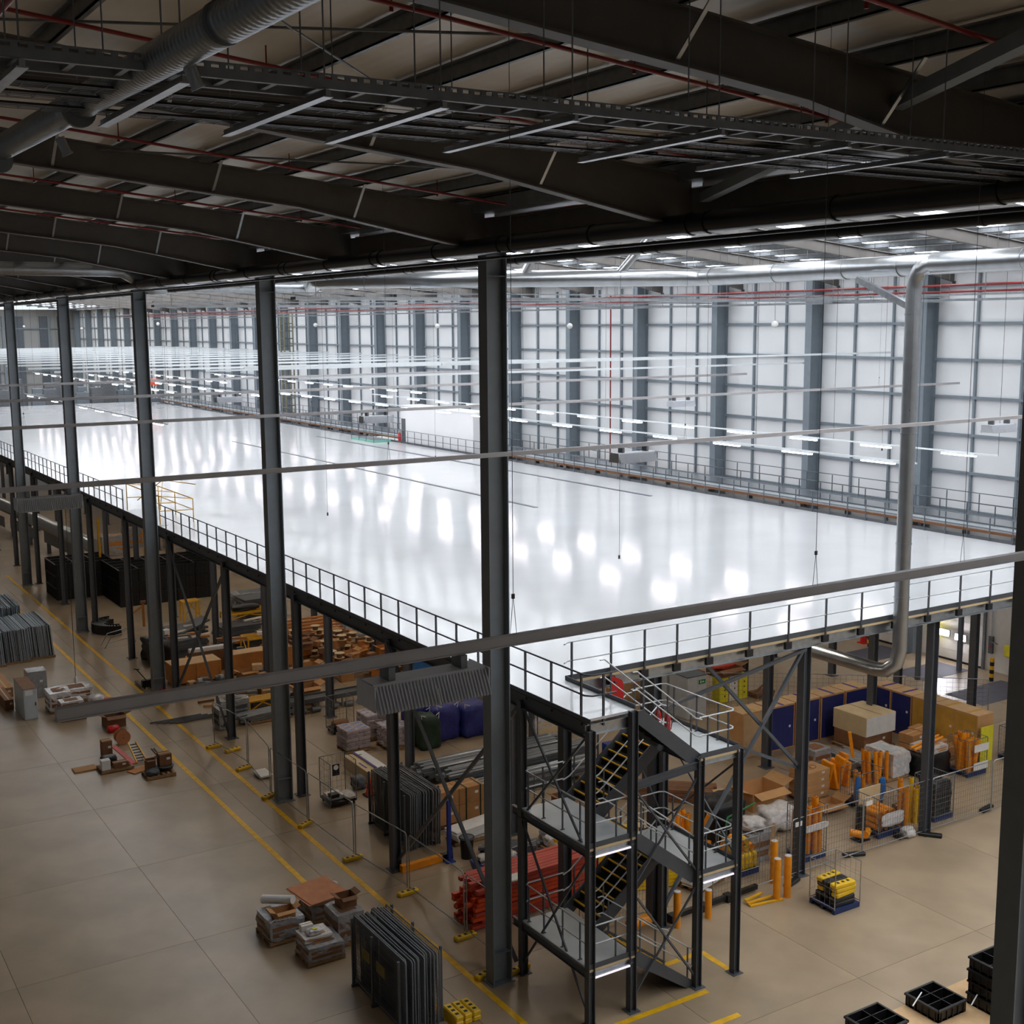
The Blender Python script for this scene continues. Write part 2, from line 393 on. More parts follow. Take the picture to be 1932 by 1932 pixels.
# red sprinkler pipes running with the slope
for k in range(20):
    y = 5.6+4.0*k
    for near in (True, False):
        if not near and k > 16: continue
        xa, xb = ((-2, 15.9) if near else (17.6, 35))
        t = thing('sprinkler_pipe', 'thin red sprinkler pipe under the %s roof, %s back' % ('dark near' if near else 'bright far', ORD[k]), 'pipe', (0, y, 0), 0, 'sprinkler pipes')
        z = lambda x: ztop(x)-0.12
        MB().tube((xa, 0, z(xa)), (xb, 0, z(xb)), 0.03, 6).build('pipe', 'red_pipe', t)
        m_h = MB().tube((0, 0, 0), (0, 0, 0.3), 0.012, 5).tube((0, 0, -0.06), (0, 0, 0), 0.025, 6).mesh('sprinkler_head', 'red_pipe')
        for q in range(5):
            x = xa+(xb-xa)*(q+0.5)/5; place('sprinkler_head', m_h, t, (x, 0.1, z(x)))
for x, z, lb in ((3.0, 21.6, 'red sprinkler main running away under the near roof'), (53.4, 19.45, 'long red sprinkler main along the head of the white wall'), (52.6, 19.75, 'second red sprinkler main near the top of the white wall')):
    tag(MB().tube((0, -10, 0), (0, 200, 0), 0.06 if x > 20 else 0.045, 8).build('sprinkler_main', 'red_pipe', None, (x, 0, z)), lb, 'pipe')
tag(MB().tube((0, 0, 0), (0, 0, 12), 0.05, 8).build('riser_pipe', 'red_pipe', None, (53.9, 72.7, 8)), 'thin red riser pipe running down the white wall', 'pipe')
# roof bracing bars
for k, (p, q) in enumerate((((11, 11.7, 21.35), (2, 19.6, 22.2)), ((2, 11.7, 22.2), (11, 19.6, 21.35)), ((16, 19.7, 20.8), (7, 27.6, 21.7)))):
    tag(MB().tube(p, q, 0.02, 6).build('brace_rod', 'galv_dull'), 'slim steel roof bracing rod, %s one' % ORD[k], 'brace')
tag(MB().bar((0, 0, 0), (-5.5, -12.7, 0.65), 0.2, 0.18).build('brace_beam', 'wall_steel', None, (16.5, 19.2, 20.42)), 'thick diagonal roof brace rising from the valley at upper right', 'brace')
# ---------------------------------------------------------------- mezzanine
mz = thing('mezzanine', 'huge white-floored steel mezzanine on dark posts', 'mezzanine', (0, 0, 0), 0, None, 'structure')
MB().prism([(17.42, 27.62), (47.2, 27.62), (47.2, 165.9), (17.42, 165.9)], 'z', ZD-0.07, ZD).prism([(17.42, 24.42), (18.95, 24.42), (18.95, 27.62), (17.42, 27.62)], 'z', ZD-0.07, ZD).build('deck', 'deck_white', mz)
MB().box((32.3, 96.8, ZD-0.1), (29.6, 138, 0.05)).build('deck_underside', 'galv_dull', mz)
for x in (36.2, 44.0):
    MB().box((x, 79.2, ZD+0.012), (0.22, 47.5, 0.025)).build('joint_cover', 'steel_dark', mz)
MB().ibeam((17.52, 24.4, ZD-0.32), (17.52, 165.9, ZD-0.32), 0.42, 0.2, 0.025).build('edge_beam', 'steel_dark', mz)
MB().ibeam((18.95, 27.72, ZD-0.3), (47.2, 27.72, ZD-0.3), 0.32, 0.16, 0.02).build('edge_beam', 'galv', mz)
MB().ibeam((17.42, 24.5, ZD-0.3), (18.95, 24.5, ZD-0.3), 0.3, 0.16, 0.02).build('edge_beam', 'galv', mz)
MB().box((48.25, 91, ZD-0.16), (2.1, 20, 0.12)).build('deck_extension', 'landing', mz)
MB().ibeam((47.1, 27.7, ZD-0.3), (47.1, 165.9, ZD-0.3), 0.42, 0.16, 0.02).build('edge_beam', 'steel_grey', mz)
MB().box((33.1, 27.6, ZD+0.04), (28.3, 0.025, 0.16)).build('toe_plate', 'steel_dark', mz)
MB().box((18.96, 26.0, ZD+0.04), (0.025, 3.1, 0.16)).build('toe_plate', 'steel_dark', mz)
MB().box((33.1, 27.59, ZD-0.08), (28.3, 0.03, 0.07)).build('deck_edge', 'cream_board', mz)
MB().box((47.22, 96.7, ZD+0.05), (0.025, 138, 0.2)).build('toe_plate', 'steel_dark', mz)
MB().box((17.41, 95, ZD-0.02), (0.02, 141.5, 0.12)).build('toe_plate', 'steel_dark', mz)
m_pc = MB().ibeam((0, 0, 0), (0, 0, ZD-0.3), 0.3, 0.3, 0.025, up=(1, 0, 0)).box((0, 0, 0.01), (0.5, 0.5, 0.02)).mesh('post', 'steel_dark')
for i, x in enumerate((17.5, 22.4, 28.45, 34.6, 40.7, 46.8)):
    for j in range(18):
        y = 27.9+8.0*j
        if i == 0 and j == 0: continue
        if i > 2 and j > 4: continue
        if i == 1 and j == 0: y = 27.95
        if i == 5: y = 31.2+4.25*j
        place('post', m_pc, mz, (x, y-0.4 if i == 0 else y, 0))
place('post', m_pc, mz, (20.1, 29.3, 0))
def brace(p, q, w=0.1, mt='steel_dark', par=None): return MB().bar(p, q, w, w, up=(1, 0, 0.3)).build('brace', mt, par or mz)
for y0, y1 in ((27.7, 35.5), (51.5, 59.5)):
    brace((17.35, y0, 0.3), (17.35, y1, ZD-0.4)); brace((17.6, y0, ZD-0.4), (17.6, y1, 0.3), mt='steel_grey')
brace((22.5, 27.8, 0.2), (28.3, 27.8, 7.7), mt='steel_grey'); brace((24.2, 27.95, 7.9), (28.3, 27.95, 3.8), mt='steel_grey')
brace((22.5, 28.0, 6.4), (28.4, 28.0, 3.65), mt='steel_grey'); brace((22.5, 27.7, 6.75), (28.3, 27.7, 7.7))
# walkway beyond the deck with its channel
wk = thing('wall_walkway', 'grey grated walkway and conveyor bed between deck and white wall', 'walkway', (0, 0, 0), 0, None, 'structure')
MB().box((52.0, 96, ZD-0.1), (3.4, 150, 0.08)).build('walkway_plate', 'galv', wk)
MB().box((49.75, 96, ZD+0.02), (0.5, 150, 0.25)).build('conveyor_side', 'zinc_panel', wk)
MB().box((49.42, 96, ZD-0.05), (0.1, 150, 0.12)).build('conveyor_edge', 'card_dark', wk)
MB().box((50.05, 96, ZD+0.2), (0.08, 150, 0.06)).build('guide_rail', 'steel_dark', wk)
m_wp = MB().box((0, 0, 4), (0.2, 0.2, 8)).mesh('leg', 'steel_grey')
for k in range(16): place('leg', m_wp, wk, (49.8, 25+8*k, 0)); place('leg', m_wp, wk, (53.0, 25+8*k, 0))
# ---- guard rails
m_gp = MB().box((0, 0, 0.42), (0.05, 0.05, 1.34)).mesh('post', 'steel_dark')
m_gpl = MB().box((0, 0, 0.5), (0.04, 0.04, 1.1)).mesh('post', 'steel_grey')
def guard(label, pts, posts, mt='steel_dark', me=None, rail='steel_dark', group='mezzanine guard rails'):
    p0 = V3(pts[0]); t = thing('guard_rail', label, 'railing', p0, 0, group)
    loc = [V3(p)-p0 for p in pts]
    for z, nm in ((1.09, 'top_rail'), (0.56, 'mid_rail')): MB().pipe([p+V3((0, 0, z)) for p in loc], 0.024, 6).build(nm, rail, t)
    for p in posts: place('post', me or m_gp, t, V3(p)-p0)
    return t
guard('dark guard rail along the near left edge of the white deck', [(18.35, 24.45, ZD), (17.62, 24.45, ZD), (17.48, 24.6, ZD), (17.48, 60.8, ZD)], [(17.48, 24.75, ZD), (17.95, 24.45, ZD)]+[(17.48, 26.1+1.25*k, ZD) for k in range(28)])
guard('dark guard rail along the left deck edge beyond the yellow gate', [(17.48, 67.5, ZD), (17.48, 165, ZD)], [(17.48, 67.6+1.25*k, ZD) for k in range(78)])
guard('guard rail with bright tubes along the front edge of the white deck', [(18.75, 27.35, ZD), (18.95, 27.5, ZD), (47.0, 27.5, ZD)], [(19.1, 27.5, ZD), (20.45, 27.5, ZD), (21.65, 27.5, ZD), (22.85, 27.5, ZD), (24.1, 27.5, ZD)]+[(25.7+1.62*k, 27.5, ZD) for k in range(14)], rail='rail_tube')
m_fc = MB().box((0, 0, 0), (0.26, 0.1, 0.22)).mesh('fixing_cleat', 'pipe_black')
for k in range(18): place('fixing_cleat', m_fc, mz, ((24.1 if k == 0 else 25.7+1.62*(k-1)) if k < 15 else 20.45+1.2*(k-15), 27.52, ZD-0.22))
guard('grey guard rail along the far long edge of the white deck', [(47.15, 27.8, ZD), (47.15, 165, ZD)], [(47.15, 28+1.2*k, ZD) for k in range(113)], me=m_gpl, rail='steel_grey')
guard('grey guard rail on the conveyor side of the wall walkway', [(50.3, 24, ZD), (50.3, 165, ZD)], [(50.3, 24.5+1.6*k, ZD) for k in range(86)], me=m_gpl, rail='steel_grey')
guard('grey guard rail hard against the white wall', [(53.3, 24, ZD), (53.3, 150, ZD)], [(53.3, 24.5+2*k, ZD) for k in range(60)], me=m_gpl, rail='steel_grey')
guard('pale guard rail across the distant end of the white deck', [(17.6, 165.6, ZD), (47, 165.6, ZD)], [(17.7+1.8*k, 165.6, ZD) for k in range(17)], me=m_gpl, rail='steel_grey')

# ---------------------------------------------------------------- hung rails (X direction) with their heaters
def hung_rail(y, x0, x1, label, mt='rail_grey', w=0.09, h=0.1, z=14.8, hang=()):
    t = thing('hanging_rail', label, 'rail', (x0, y, z), 0, 'rails hung across the hall')
    MB().box(((x1-x0)/2, 0, 0), (x1-x0, w, h)).box(((x1-x0)/2, 0, -h/2), (x1-x0, w*1.25, 0.012)).build('rail', mt, t)
    for x in hang:
        MB().tube((x-x0, 0, h/2+0.4), (x-x0, 0, ztop(x)-z), 0.0035, 5).tube((x-x0, 0, h/2+0.4), (x-x0-0.04, 0, h/2), 0.003, 4).tube((x-x0, 0, h/2+0.4), (x-x0+0.04, 0, h/2), 0.003, 4).box((x-x0, 0, h/2+0.4), (0.03, 0.02, 0.05)).build('hanger_cable', 'steel_dark', t)
    return t
hung_rail(10.55, 2.08, 17.4, 'grey rail nearest the viewer, crossing in front of the columns', hang=(6.6, 10.9, 13.6))
hung_rail(26.25, -3, 47, 'second grey rail back, crossing the hall above the deck', hang=(2, 13, 22, 31, 40))
hung_rail(42.6, -3, 54, 'third grey rail back, crossing the hall above the deck', hang=(8, 18, 28, 38, 48))
for k, y in enumerate((58.6, 74.6, 82.6, 90.6, 98.6, 106.6, 114.6, 122.6, 130.6, 138.6, 146.6, 154.6, 162.6, 170.6, 178.6)):
    hung_rail(y, -3 if k < 2 else 17.5, 54, '%s pale rail high over the distant deck' % ORD[k], 'rail_grey' if k < 2 else 'white_trunk', 0.12, 0.12, 14.8 if k < 2 else 15.2)
for k, (y, z) in enumerate(((47.2, 16.3), (53.5, 15.6), (60.5, 15.9), (66.5, 15.6))):
    hung_rail(y, 22 if k else 26, 54, '%s white cable trunk strung across the upper hall' % ORD[k], 'white_trunk', 0.09, 0.09, z)
# heater / reflector fixtures under the rails
mat('heater_zinc', (205, 208, 214), 0.45, metal=0.1, var=0.06)
def make_heater():
    t = thing('reflector_heater', 'x', 'heater', (0, 0, 0), 0, 'louvred heaters under the rails')
    prof = [(-0.13, 0.0), (-0.26, -0.26), (-0.22, -0.27), (-0.1, -0.06), (0.1, -0.06), (0.22, -0.27), (0.26, -0.26), (0.13, 0.0)]
    MB().prism(prof, 'x', -0.62, 0.62).build('hood', 'heater_zinc', t)
    m_f = MB().bar((0, -0.15, -0.02), (0, -0.275, -0.26), 0.012, 0.03).mesh('fin', 'heater_zinc')
    for k in range(34): place('fin', m_f, t, (-0.6+k*0.0364, 0, 0))
    MB().box((-0.63, 0, -0.13), (0.012, 0.4, 0.25)).build('end_plate', 'heater_zinc', t); MB().box((0.63, 0, -0.13), (0.012, 0.4, 0.25)).build('end_plate', 'heater_zinc', t)
    for x in (-0.4, 0.4): MB().box((x, 0, 0.06), (0.07, 0.2, 0.14)).build('hanger_bracket', 'galv_dull', t)
    MB().tube((0, -0.28, -0.1), (0.02, -0.3, -0.26), 0.008, 5).build('pull_cord', 'white_board', t)
    return t
ht = make_heater()
hs = [(ony(800, 1262, 10.55).x, 10.55, 'large louvred grey heater under the nearest rail'), (ony(90, 925, 26.25).x, 26.25, 'dark heater under the second rail, beside the left columns'),
      (ony(1195, 842, 26.25).x, 26.25, 'dark heater under the second rail, over the white deck'), (ony(710, 775, 42.6).x, 42.6, 'dark heater under the third rail, over the deck'),
      (ony(1285, 744, 42.6).x, 42.6, 'dark heater under the third rail, against the white wall'), (ony(1885, 795, 26.25).x, 26.25, 'dark heater beside the big dark column at right'),
      (ony(430, 735, 58.6).x, 58.6, 'small distant heater over the middle of the deck')]
for i, (x, y, lb) in enumerate(hs):
    if i == 0: ht.location = (x, y, 14.615); ht['label'] = lb
    else: clone(ht, (x, y, 14.615), 0, lb)
# ---------------------------------------------------------------- LED tubes over the deck
m_led = MB().box((0, 0, 0), (0.14, 1.75, 0.06)).mesh('tube', 'led_tube')
m_lb = MB().box((0, 0, 0.06), (0.2, 1.8, 0.05)).mesh('housing', 'white_trunk')
led_rows = [(40.1, 35.5, 15, 'first'), (45.05, 35.4, 13, 'second'), (49.8, 95, 12, 'wall-side'), (37.3, 100, 13, 'mid-deck'), (33.1, 110, 13, 'middle distant'), (43.2, 125, 10, 'far distant'), (21.6, 74.5, 9, 'left')]
for (x, y0, n, nm) in led_rows:
    tr = tag(MB().box((0, n*4.64/2, 0), (0.06, n*4.64, 0.07)).build('light_trunking', 'white_trunk', None, (x, y0-2, 12.345)), 'thin white trunking carrying the %s row of LED tubes' % nm, 'trunking')
    for k in range(n):
        t = thing('led_luminaire', '%s glowing LED tube in the %s row over the deck' % (ORD[k], nm), 'light', (x, y0+4.64*k, 12.23), 0, 'LED tubes over the deck')
        place('housing', m_lb, t); place('tube', m_led, t)
    for k in range(0, n, 2):
        MB().tube((0, k*4.64, 0), (0, k*4.64, ztop(x)-12.4), 0.008, 4).build('hanger_wire', 'print_black', tr)
# LED battens under the mezzanine (out of sight, they light the stores below)
for i, x in enumerate((20.2, 25.5, 31.5, 37.6, 43.8)):
    for j in range(15 if i < 2 else 9):
        y = 31.5+8*j
        t = thing('batten_luminaire', 'LED batten under the mezzanine, row %s from the aisle, %s back' % (ORD[i], ORD[j]), 'light', (x, y, ZD-0.3), 0, 'battens under the mezzanine')
        MB().quad((-0.08, -0.75, 0.02), (0.08, -0.75, 0.02), (0.08, 0.75, 0.02), (-0.08, 0.75, 0.02)).build('tube', 'batten', t); MB().box((0, 0, 0.06), (0.22, 1.56, 0.06)).build('housing', 'white_board', t)
# ================================================================= STAIR TOWER
mat('landing', (186, 190, 190), 0.45, var=0.06, scale=2)
emitter('glow_strip', (250, 240, 255), 0.9)
st = thing('stair_tower', 'dark steel stair tower with yellow-edged treads at the deck corner', 'staircase', (17.42, 24.35, 0))
SX, SY = 17.42, 24.35
LV = [ZD, 6.55, 4.88, 3.26, 1.6, 0.0]
L0, L1, R0, R1 = 0.0, 1.48, 3.64, 5.02          # landing edges along the tower
YB = 3.2                                          # tower depth
hcol = lambda h: MB().ibeam((0, 0, 0), (0, 0, h), 0.2, 0.2, 0.018, up=(1, 0, 0)).box((0, 0, 0.01), (0.36, 0.36, 0.02))
for x, y, h in ((0.06, 0, ZD-0.3), (L1-0.08, 0, ZD+0.0), (R0, 0, LV[1]-0.02), (R1, 0, LV[1]-0.02), (0.06, YB, ZD-0.3), (R1, YB, LV[1]-0.02)):
    hcol(h).build('post', 'steel_dark', st, (x, y, 0))
m_tr = MB().box((-0.02, 0, -0.02), (0.27, 1.34, 0.035)).mesh('tread', 'tread_black')
m_no = MB().box((0, 0, 0), (0.05, 1.34, 0.035)).mesh('nosing', 'yellow_paint')
m_ri = MB().box((0, 0, -0.09), (0.012, 1.34, 0.16)).mesh('riser', 'tread_black')
def landing(x0, x1, z, light=True):
    MB().box(((x0+x1)/2, YB/2, z-0.03), (x1-x0, YB-0.1, 0.05)).build('landing_plate', 'landing', st)
    MB().ibeam((x0, YB, z-0.16), (x1, YB, z-0.16), 0.22, 0.1, 0.012).build('landing_beam', 'steel_dark', st)
    MB().ibeam((x0, 0.02, z-0.17), (x1, 0.02, z-0.17), 0.14, 0.1, 0.012).build('front_beam', 'galv', st); MB().box(((x0+x1)/2, -0.035, z-0.07), (x1-x0, 0.02, 0.06)).build('landing_edge', 'cream_board', st)
    for x in (x0, x1): MB().ibeam((x, 0, z-0.16), (x, YB+(0.4 if x0 < 1 and x == x0 else 0), z-0.16), 0.22, 0.1, 0.012).build('landing_beam', 'steel_dark', st)
    MB().box(((x0+x1)/2, -0.03, z+0.04), (x1-x0, 0.012, 0.14)).build('toe_plate', 'steel_dark', st)
    if x0 > 1: MB().box((x1+0.03, YB/2, z+0.04), (0.012, YB, 0.14)).build('toe_plate', 'steel_dark', st)
    if light: MB().box(((x0+x1)/2, -0.06, z-0.27), (x1-x0-0.3, 0.04, 0.04)).build('glow_strip', 'glow_strip', st)
landing(R0, R1, LV[1], False); landing(L0, L1, LV[2]); landing(R0, R1, LV[3]); landing(L0, L1, LV[4])  # upper left strip is no lamp; its glow paints a galvanised tube's sheen
MB().ibeam((L1, 0, LV[1]-0.35), (R0, 0, LV[1]-0.2), 0.2, 0.1, 0.012).build('tie_beam', 'steel_dark', st)
rail_pts = lambda pts: [V3(p) for p in pts]
def flight(xa, za, xb, zb, y, n=9):
    rise = (za-zb)/n; go = (xb-xa)/(n-0.0); sg = 1 if xb > xa else -1
    for k in range(1, n):
        x = xa+go*(k-0.5); z = za-rise*k
        t = place('tread', m_tr, st, (x, y, z), 0 if sg > 0 else math.pi)
        place('nosing', m_no, t, (0.12, 0, 0.004)); place('riser', m_ri, t, (0.125, 0, -0.02))
    for s_ in (-0.7, 0.7):
        MB().prism([(xa-0.05*sg, za-0.06), (xa-0.05*sg, za-0.3), (xb-0.2*sg, zb-(0.05 if zb < 0.2 else 0.22)), (xb+0.1*sg, max(zb-0.2, 0.005)), (xb+0.1*sg, zb+0.04), (xa+0.25*sg, za-0.06)], 'y', y+s_-0.02, y+s_+0.02).build('stringer', 'steel_dark', st)
        yy = y+s_
        for h, nm in ((0.98, 'handrail'), (0.5, 'mid_rail')):
            pts = [(xa-0.1*sg, yy, za+h), (xa+0.05*sg, yy, za+h), (xb-0.1*sg, yy, zb+h+0.1), (xb+0.12*sg, yy, zb+h+0.02)]
            if nm == 'handrail' and zb < 0.1: pts += [(xb+0.25*sg, yy, zb+h-0.1), (xb+0.25*sg, yy, zb+0.6), (xb+0.1*sg, yy, zb+0.5)]
            MB().pipe(pts, 0.02, 6).build(nm, 'rail_tube', st)
        for f in (0.12, 0.5, 0.88):
            x = xa+(xb-xa)*f; z = za+(zb-za)*f; MB().box((x, yy, z+0.45), (0.045, 0.02, 1.1)).build('rail_post', 'steel_dark', st)
yF, yB_ = 0.78, 2.42
flight(L1+0.05, LV[0], R0, LV[1], yF); flight(R0, LV[1], L1, LV[2], yB_); flight(L1, LV[2], R0, LV[3], yF)
flight(R0, LV[3], L1, LV[4], yB_); flight(L1, LV[4], R0, LV[5], yF)
def land_rail(pts, posts, z):
    for h, nm in ((1.05, 'top_rail'), (0.55, 'mid_rail')): MB().pipe([(x, y, z+h) for x, y in pts], 0.022, 6).build(nm, 'rail_tube', st)
    for x, y in posts: MB().box((x, y, z+0.53), (0.035, 0.035, 1.06)).box((x, y, z+0.01), (0.12, 0.05, 0.015)).build('rail_post', 'steel_dark', st)
for z in (LV[2], LV[4]):
    land_rail([(L1-0.1, 0.1), (0.2, 0.1), (0.1, 0.2), (0.1, YB-0.12), (0.2, YB-0.06), (L1-0.1, YB-0.06)], [(0.1, 0.5), (0.1, 1.3), (0.1, 2.2), (0.1, 2.95), (0.95, 0.1), (0.7, YB-0.06)], z)
for z in (LV[1], LV[3]):
    land_rail([(R0+0.05, 0.1), (R1-0.15, 0.1), (R1-0.05, 0.2), (R1-0.05, YB-0.12), (R1-0.2, YB-0.04), (R0+0.1, YB-0.04)], [(R0+0.35, 0.1), (R1-0.3, 0.1), (R1-0.05, 0.8), (R1-0.05, 1.7), (R1-0.05, 2.7), (R0+0.6, YB-0.04)], z)
for (p, q) in (((0.06, 0.1, 0.3), (0.06, YB, 4.5)), ((0.06, YB, 0.3), (0.06, 0.1, 4.5)), ((0.06, 0.1, 4.6), (0.06, YB, 7.8)), ((0.06, YB, 4.6), (0.06, 0.1, 7.8)),
               ((L1, 0.0, 0.4), (R0, 0.0, 3.0)), ((R0, 0.0, 0.25), (L1+0.1, 0.0, 3.1)), ((L1, 0.0, 3.5), (R0, 0.0, 6.1)), ((R0, 0.0, 3.3), (L1, 0.0, 6.1)),
               ((R1, 0.0, 3.4), (R1, YB, 6.2)), ((R1, YB, 3.4), (R1, 0.0, 6.2)), ((R1, YB+0.05, 3.5), (R0, YB+0.05, 6.3))):
    MB().bar(p, q, 0.05, 0.05, up=(1, 0.2, 0)).build('brace', 'steel_dark', st)
# gate chute, extinguishers on the upper landing
def extinguisher(loc, label):
    t = thing('fire_extinguisher', label, 'extinguisher', loc, 0, 'extinguishers on the stair landing')
    MB().lathe([(0.085, 0), (0.09, 0.02), (0.09, 0.46), (0.07, 0.53), (0.035, 0.57), (0.03, 0.6)], n=14).build('cylinder', 'red_paint', t)
    MB().box((0, 0, 0.64), (0.04, 0.03, 0.08)).bar((0, 0, 0.66), (0.14, 0, 0.7), 0.025, 0.015).build('valve', 'black_plastic', t)
    MB().pipe([(0.02, 0, 0.63), (0.13, 0, 0.55), (0.15, -0.02, 0.3), (0.11, -0.02, 0.1)], 0.013, 6).build('hose', 'black_plastic', t)
e1, e2 = G(1259, 1384, 6.55), G(1241, 1376, 6.55)
extinguisher(e1, 'red fire extinguisher at the front of the upper stair landing'); extinguisher(e2, 'red fire extinguisher half hidden behind the other one')
ch = thing('safety_chute', 'bright red curved panel hung below the deck notch', 'panel', (ony(1165, 1333, 27.3).x, 27.3, 6.9))
MB().prism([(-0.22, 0), (-0.22, 1.25), (-0.1, 1.25), (0.16, 1.12), (0.22, 0.98), (0.22, 0)], 'y', 0, 0.05).build('sheet', 'red_paint', ch)
MB().box((-0.1, 0.1, 1.1), (0.06, 0.3, 0.06)).build('hook', 'steel_dark', ch)

# ================================================================= ROOF SERVICES
mat('duct_ribbed', (150, 158, 166), 0.3, metal=0.85, var=0.05, wave=('Y', 12.0, 0.2))
dt = thing('spiral_duct', 'ribbed spiral duct running along under the dark near roof', 'duct', (3.0, 0, 19.98))
MB().tube((0, 2.5, -0.08), (0.05, 19, 0.22), 0.145, 20).build('duct', 'duct_ribbed', dt)
for y in (9.4, 13.6): MB().tube((0.08, y, -0.06), (0.15, y, -0.22), 0.05, 10).tube((0.145, y, -0.21), (0.155, y, -0.23), 0.06, 10).build('spigot', 'galv', dt)
for y in (4.5, 8.4, 12.4, 16.4): MB().tube((0, y-0.03, 0.02), (0, y+0.03, 0.02), 0.152, 20).tube((0, y, 0.1), (0, y, 1.8), 0.008, 4).build('hanger_band', 'galv_dull', dt)
fd = thing('main_air_duct', 'large round silver duct under the far roof with a long downpipe', 'duct', (32.2, 27.25, 0))
MB().tube((0.75, -1.6, 19.8), (0.75, 11.0, 19.76), 0.34, 24).build('duct', 'duct_spiral', fd)
MB().tube((-0.05, -12, 19.76), (-0.05, -0.75, 19.76), 0.34, 24).build('duct_run', 'duct_spiral', fd)
MB().pipe([(0.75, 10.8, 19.76), (0.7, 11.4, 19.76), (-0.4, 12.1, 19.76), (-12.2, 18.8, 19.76), (-12.0, 19.6, 19.78), (-8.0, 29.6, 19.8)], 0.33, 24).build('duct_branch', 'duct_spiral', fd)
MB().tube((-8.0, 29.8, 19.8), (-15.0, 29.8, 19.8), 0.36, 4).build('flat_duct', 'galv', fd)
MB().pipe([(-15.0, 29.8, 19.7), (-15.6, 29.8, 19.7), (-16.9, 29.8, 20.45), (-17.6, 29.8, 20.5), (-27, 29.8, 20.5)], 0.3, 18).build('near_bay_duct', 'duct_spiral', fd)
MB().pipe([(-0.05, -0.8, 19.76), (-0.05, -0.55, 19.74), (-0.05, -0.2, 19.58), (-0.05, -0.03, 19.3), (-0.05, 0, 18.95), (-0.05, 0, 7.2), (-0.12, 0.06, 6.75), (-0.2, 0.4, 6.45), (-0.25, 0.8, 6.4), (-0.25, 6.5, 6.4)], 0.245, 22).build('downpipe', 'duct_spiral', fd)
m_rg = MB().tube((0, 0, -0.025), (0, 0, 0.025), 0.262, 22).mesh('joint_ring', 'galv')
for z in (18.2, 14.4, 10.8, 9.0): place('joint_ring', m_rg, fd, (-0.05, 0, z))
for y in (-8, -4, 1.2, 3.6, 7, 10.5): MB().tube((0.75 if y > 0 else -0.05, y-0.03, 19.77), (0.75 if y > 0 else -0.05, y+0.03, 19.77), 0.355, 24).build('joint_ring', 'galv', fd)
for (a, b) in (((-5.3, 14.8, 19.9), (-4.6, 14.2, 21.6)), ((-2.0, 13.0, 19.9), (-0.8, 12.0, 21.7))): MB().tube(a, b, 0.17, 16).build('branch', 'duct_spiral', fd)
MB().bar(onx(1618, 527, 32.3)-fd.location, V3((0, 0.2, 18.45)), 0.16, 0.2).build('stay', 'galv', fd)
for y in (-9, -3, 3, 9): MB().tube((0.7 if y > 0 else 0, y, 20.1), (0.7 if y > 0 else 0, y, 22.3), 0.01, 4).build('hanger_rod', 'galv_dull', fd)
# cable ladder and its cantilever channels
ct = thing('cable_ladder', 'perforated cable ladder hung across the dark roof', 'cable tray', (0, 9.9, 20.0))
for y in (0.0, 0.42):
    MB().box((5.8, y, -0.02), (20.6, 0.02, 0.07)).box((5.8, y+0.02, -0.055), (20.6, 0.05, 0.012)).box((5.8, y+0.02, 0.055), (20.6, 0.05, 0.014)).build('side_rail', 'galv_dull', ct)
    sl = MB()
    for k in range(172): sl.box((-4.4+0.12*k, y, 0.032), (0.05, 0.018, 0.04))
    sl.build('slotted_web', 'galv_dull', ct)['kind'] = 'stuff'
m_rung = MB().box((0, 0.21, -0.03), (0.05, 0.42, 0.03)).mesh('rung', 'galv_dull')
for k in range(51): place('rung', m_rung, ct, (-4+0.4*k, 0, 0))
for k, x in enumerate((-1.4, 0.3, 2.0, 3.2, 4.4, 5.5, 6.9, 8.7, 10.5, 12.1)):
    MB().box((x, 1.2, -0.1), (0.045, 2.5, 0.05)).box((x, 1.2, -0.13), (0.09, 2.5, 0.012)).build('support_channel', 'galv', ct)
    for y in (0.02, 0.5, 2.3): MB().tube((x, y, -0.1), (x, y, ztop(x)-20.0), 0.008, 5).build('hanger_rod', 'galv_dull', ct)
for k, y in enumerate((10.9, 11.4, 12.0)):
    b = thing('wire_tray', '%s wire basket tray resting on the cantilever channels' % ['first', 'second', 'third'][k], 'cable tray', (0, y, 19.94), 0, 'wire basket trays')
    mb = MB()
    for q in (-0.12, -0.04, 0.04, 0.12): mb.box((5.8, q, 0), (20.6, 0.006, 0.006))
    for q in (-0.12, 0.12): mb.box((5.8, q, 0.05), (20.6, 0.006, 0.006))
    mb.build('long_wires', 'galv_dull', b)['kind'] = 'stuff'
    mb = MB()
    for q in range(103): mb.box((-4.4+0.2*q, 0, -0.004), (0.006, 0.25, 0.006)).box((-4.4+0.2*q, 0.12, 0.025), (0.006, 0.006, 0.05))
    mb.build('cross_wires', 'galv_dull', b)['kind'] = 'stuff'
    MB().box((5.8, 0, 0.02), (20.6, 0.12, 0.02)).build('cables', 'pipe_black', b)
for k, y in enumerate((44, 62)):
    t = tag(MB().box((36, 0, 0), (36, 0.5, 0.12)).box((36, 0.0, 0.2), (36, 0.05, 0.05)).build('far_cable_tray', 'galv', None, (0, y, 19.0)), '%s pale cable tray crossing high over the white deck' % ORD[k+1 if k else 0], 'cable tray')
    for q in range(18): MB().tube((19+q*2.0, 0.2, 0), (19+q*2.0, 0.2, ztop(19+q*2.0)-19.0), 0.012, 4).build('hanger_rod', 'galv_dull', t)
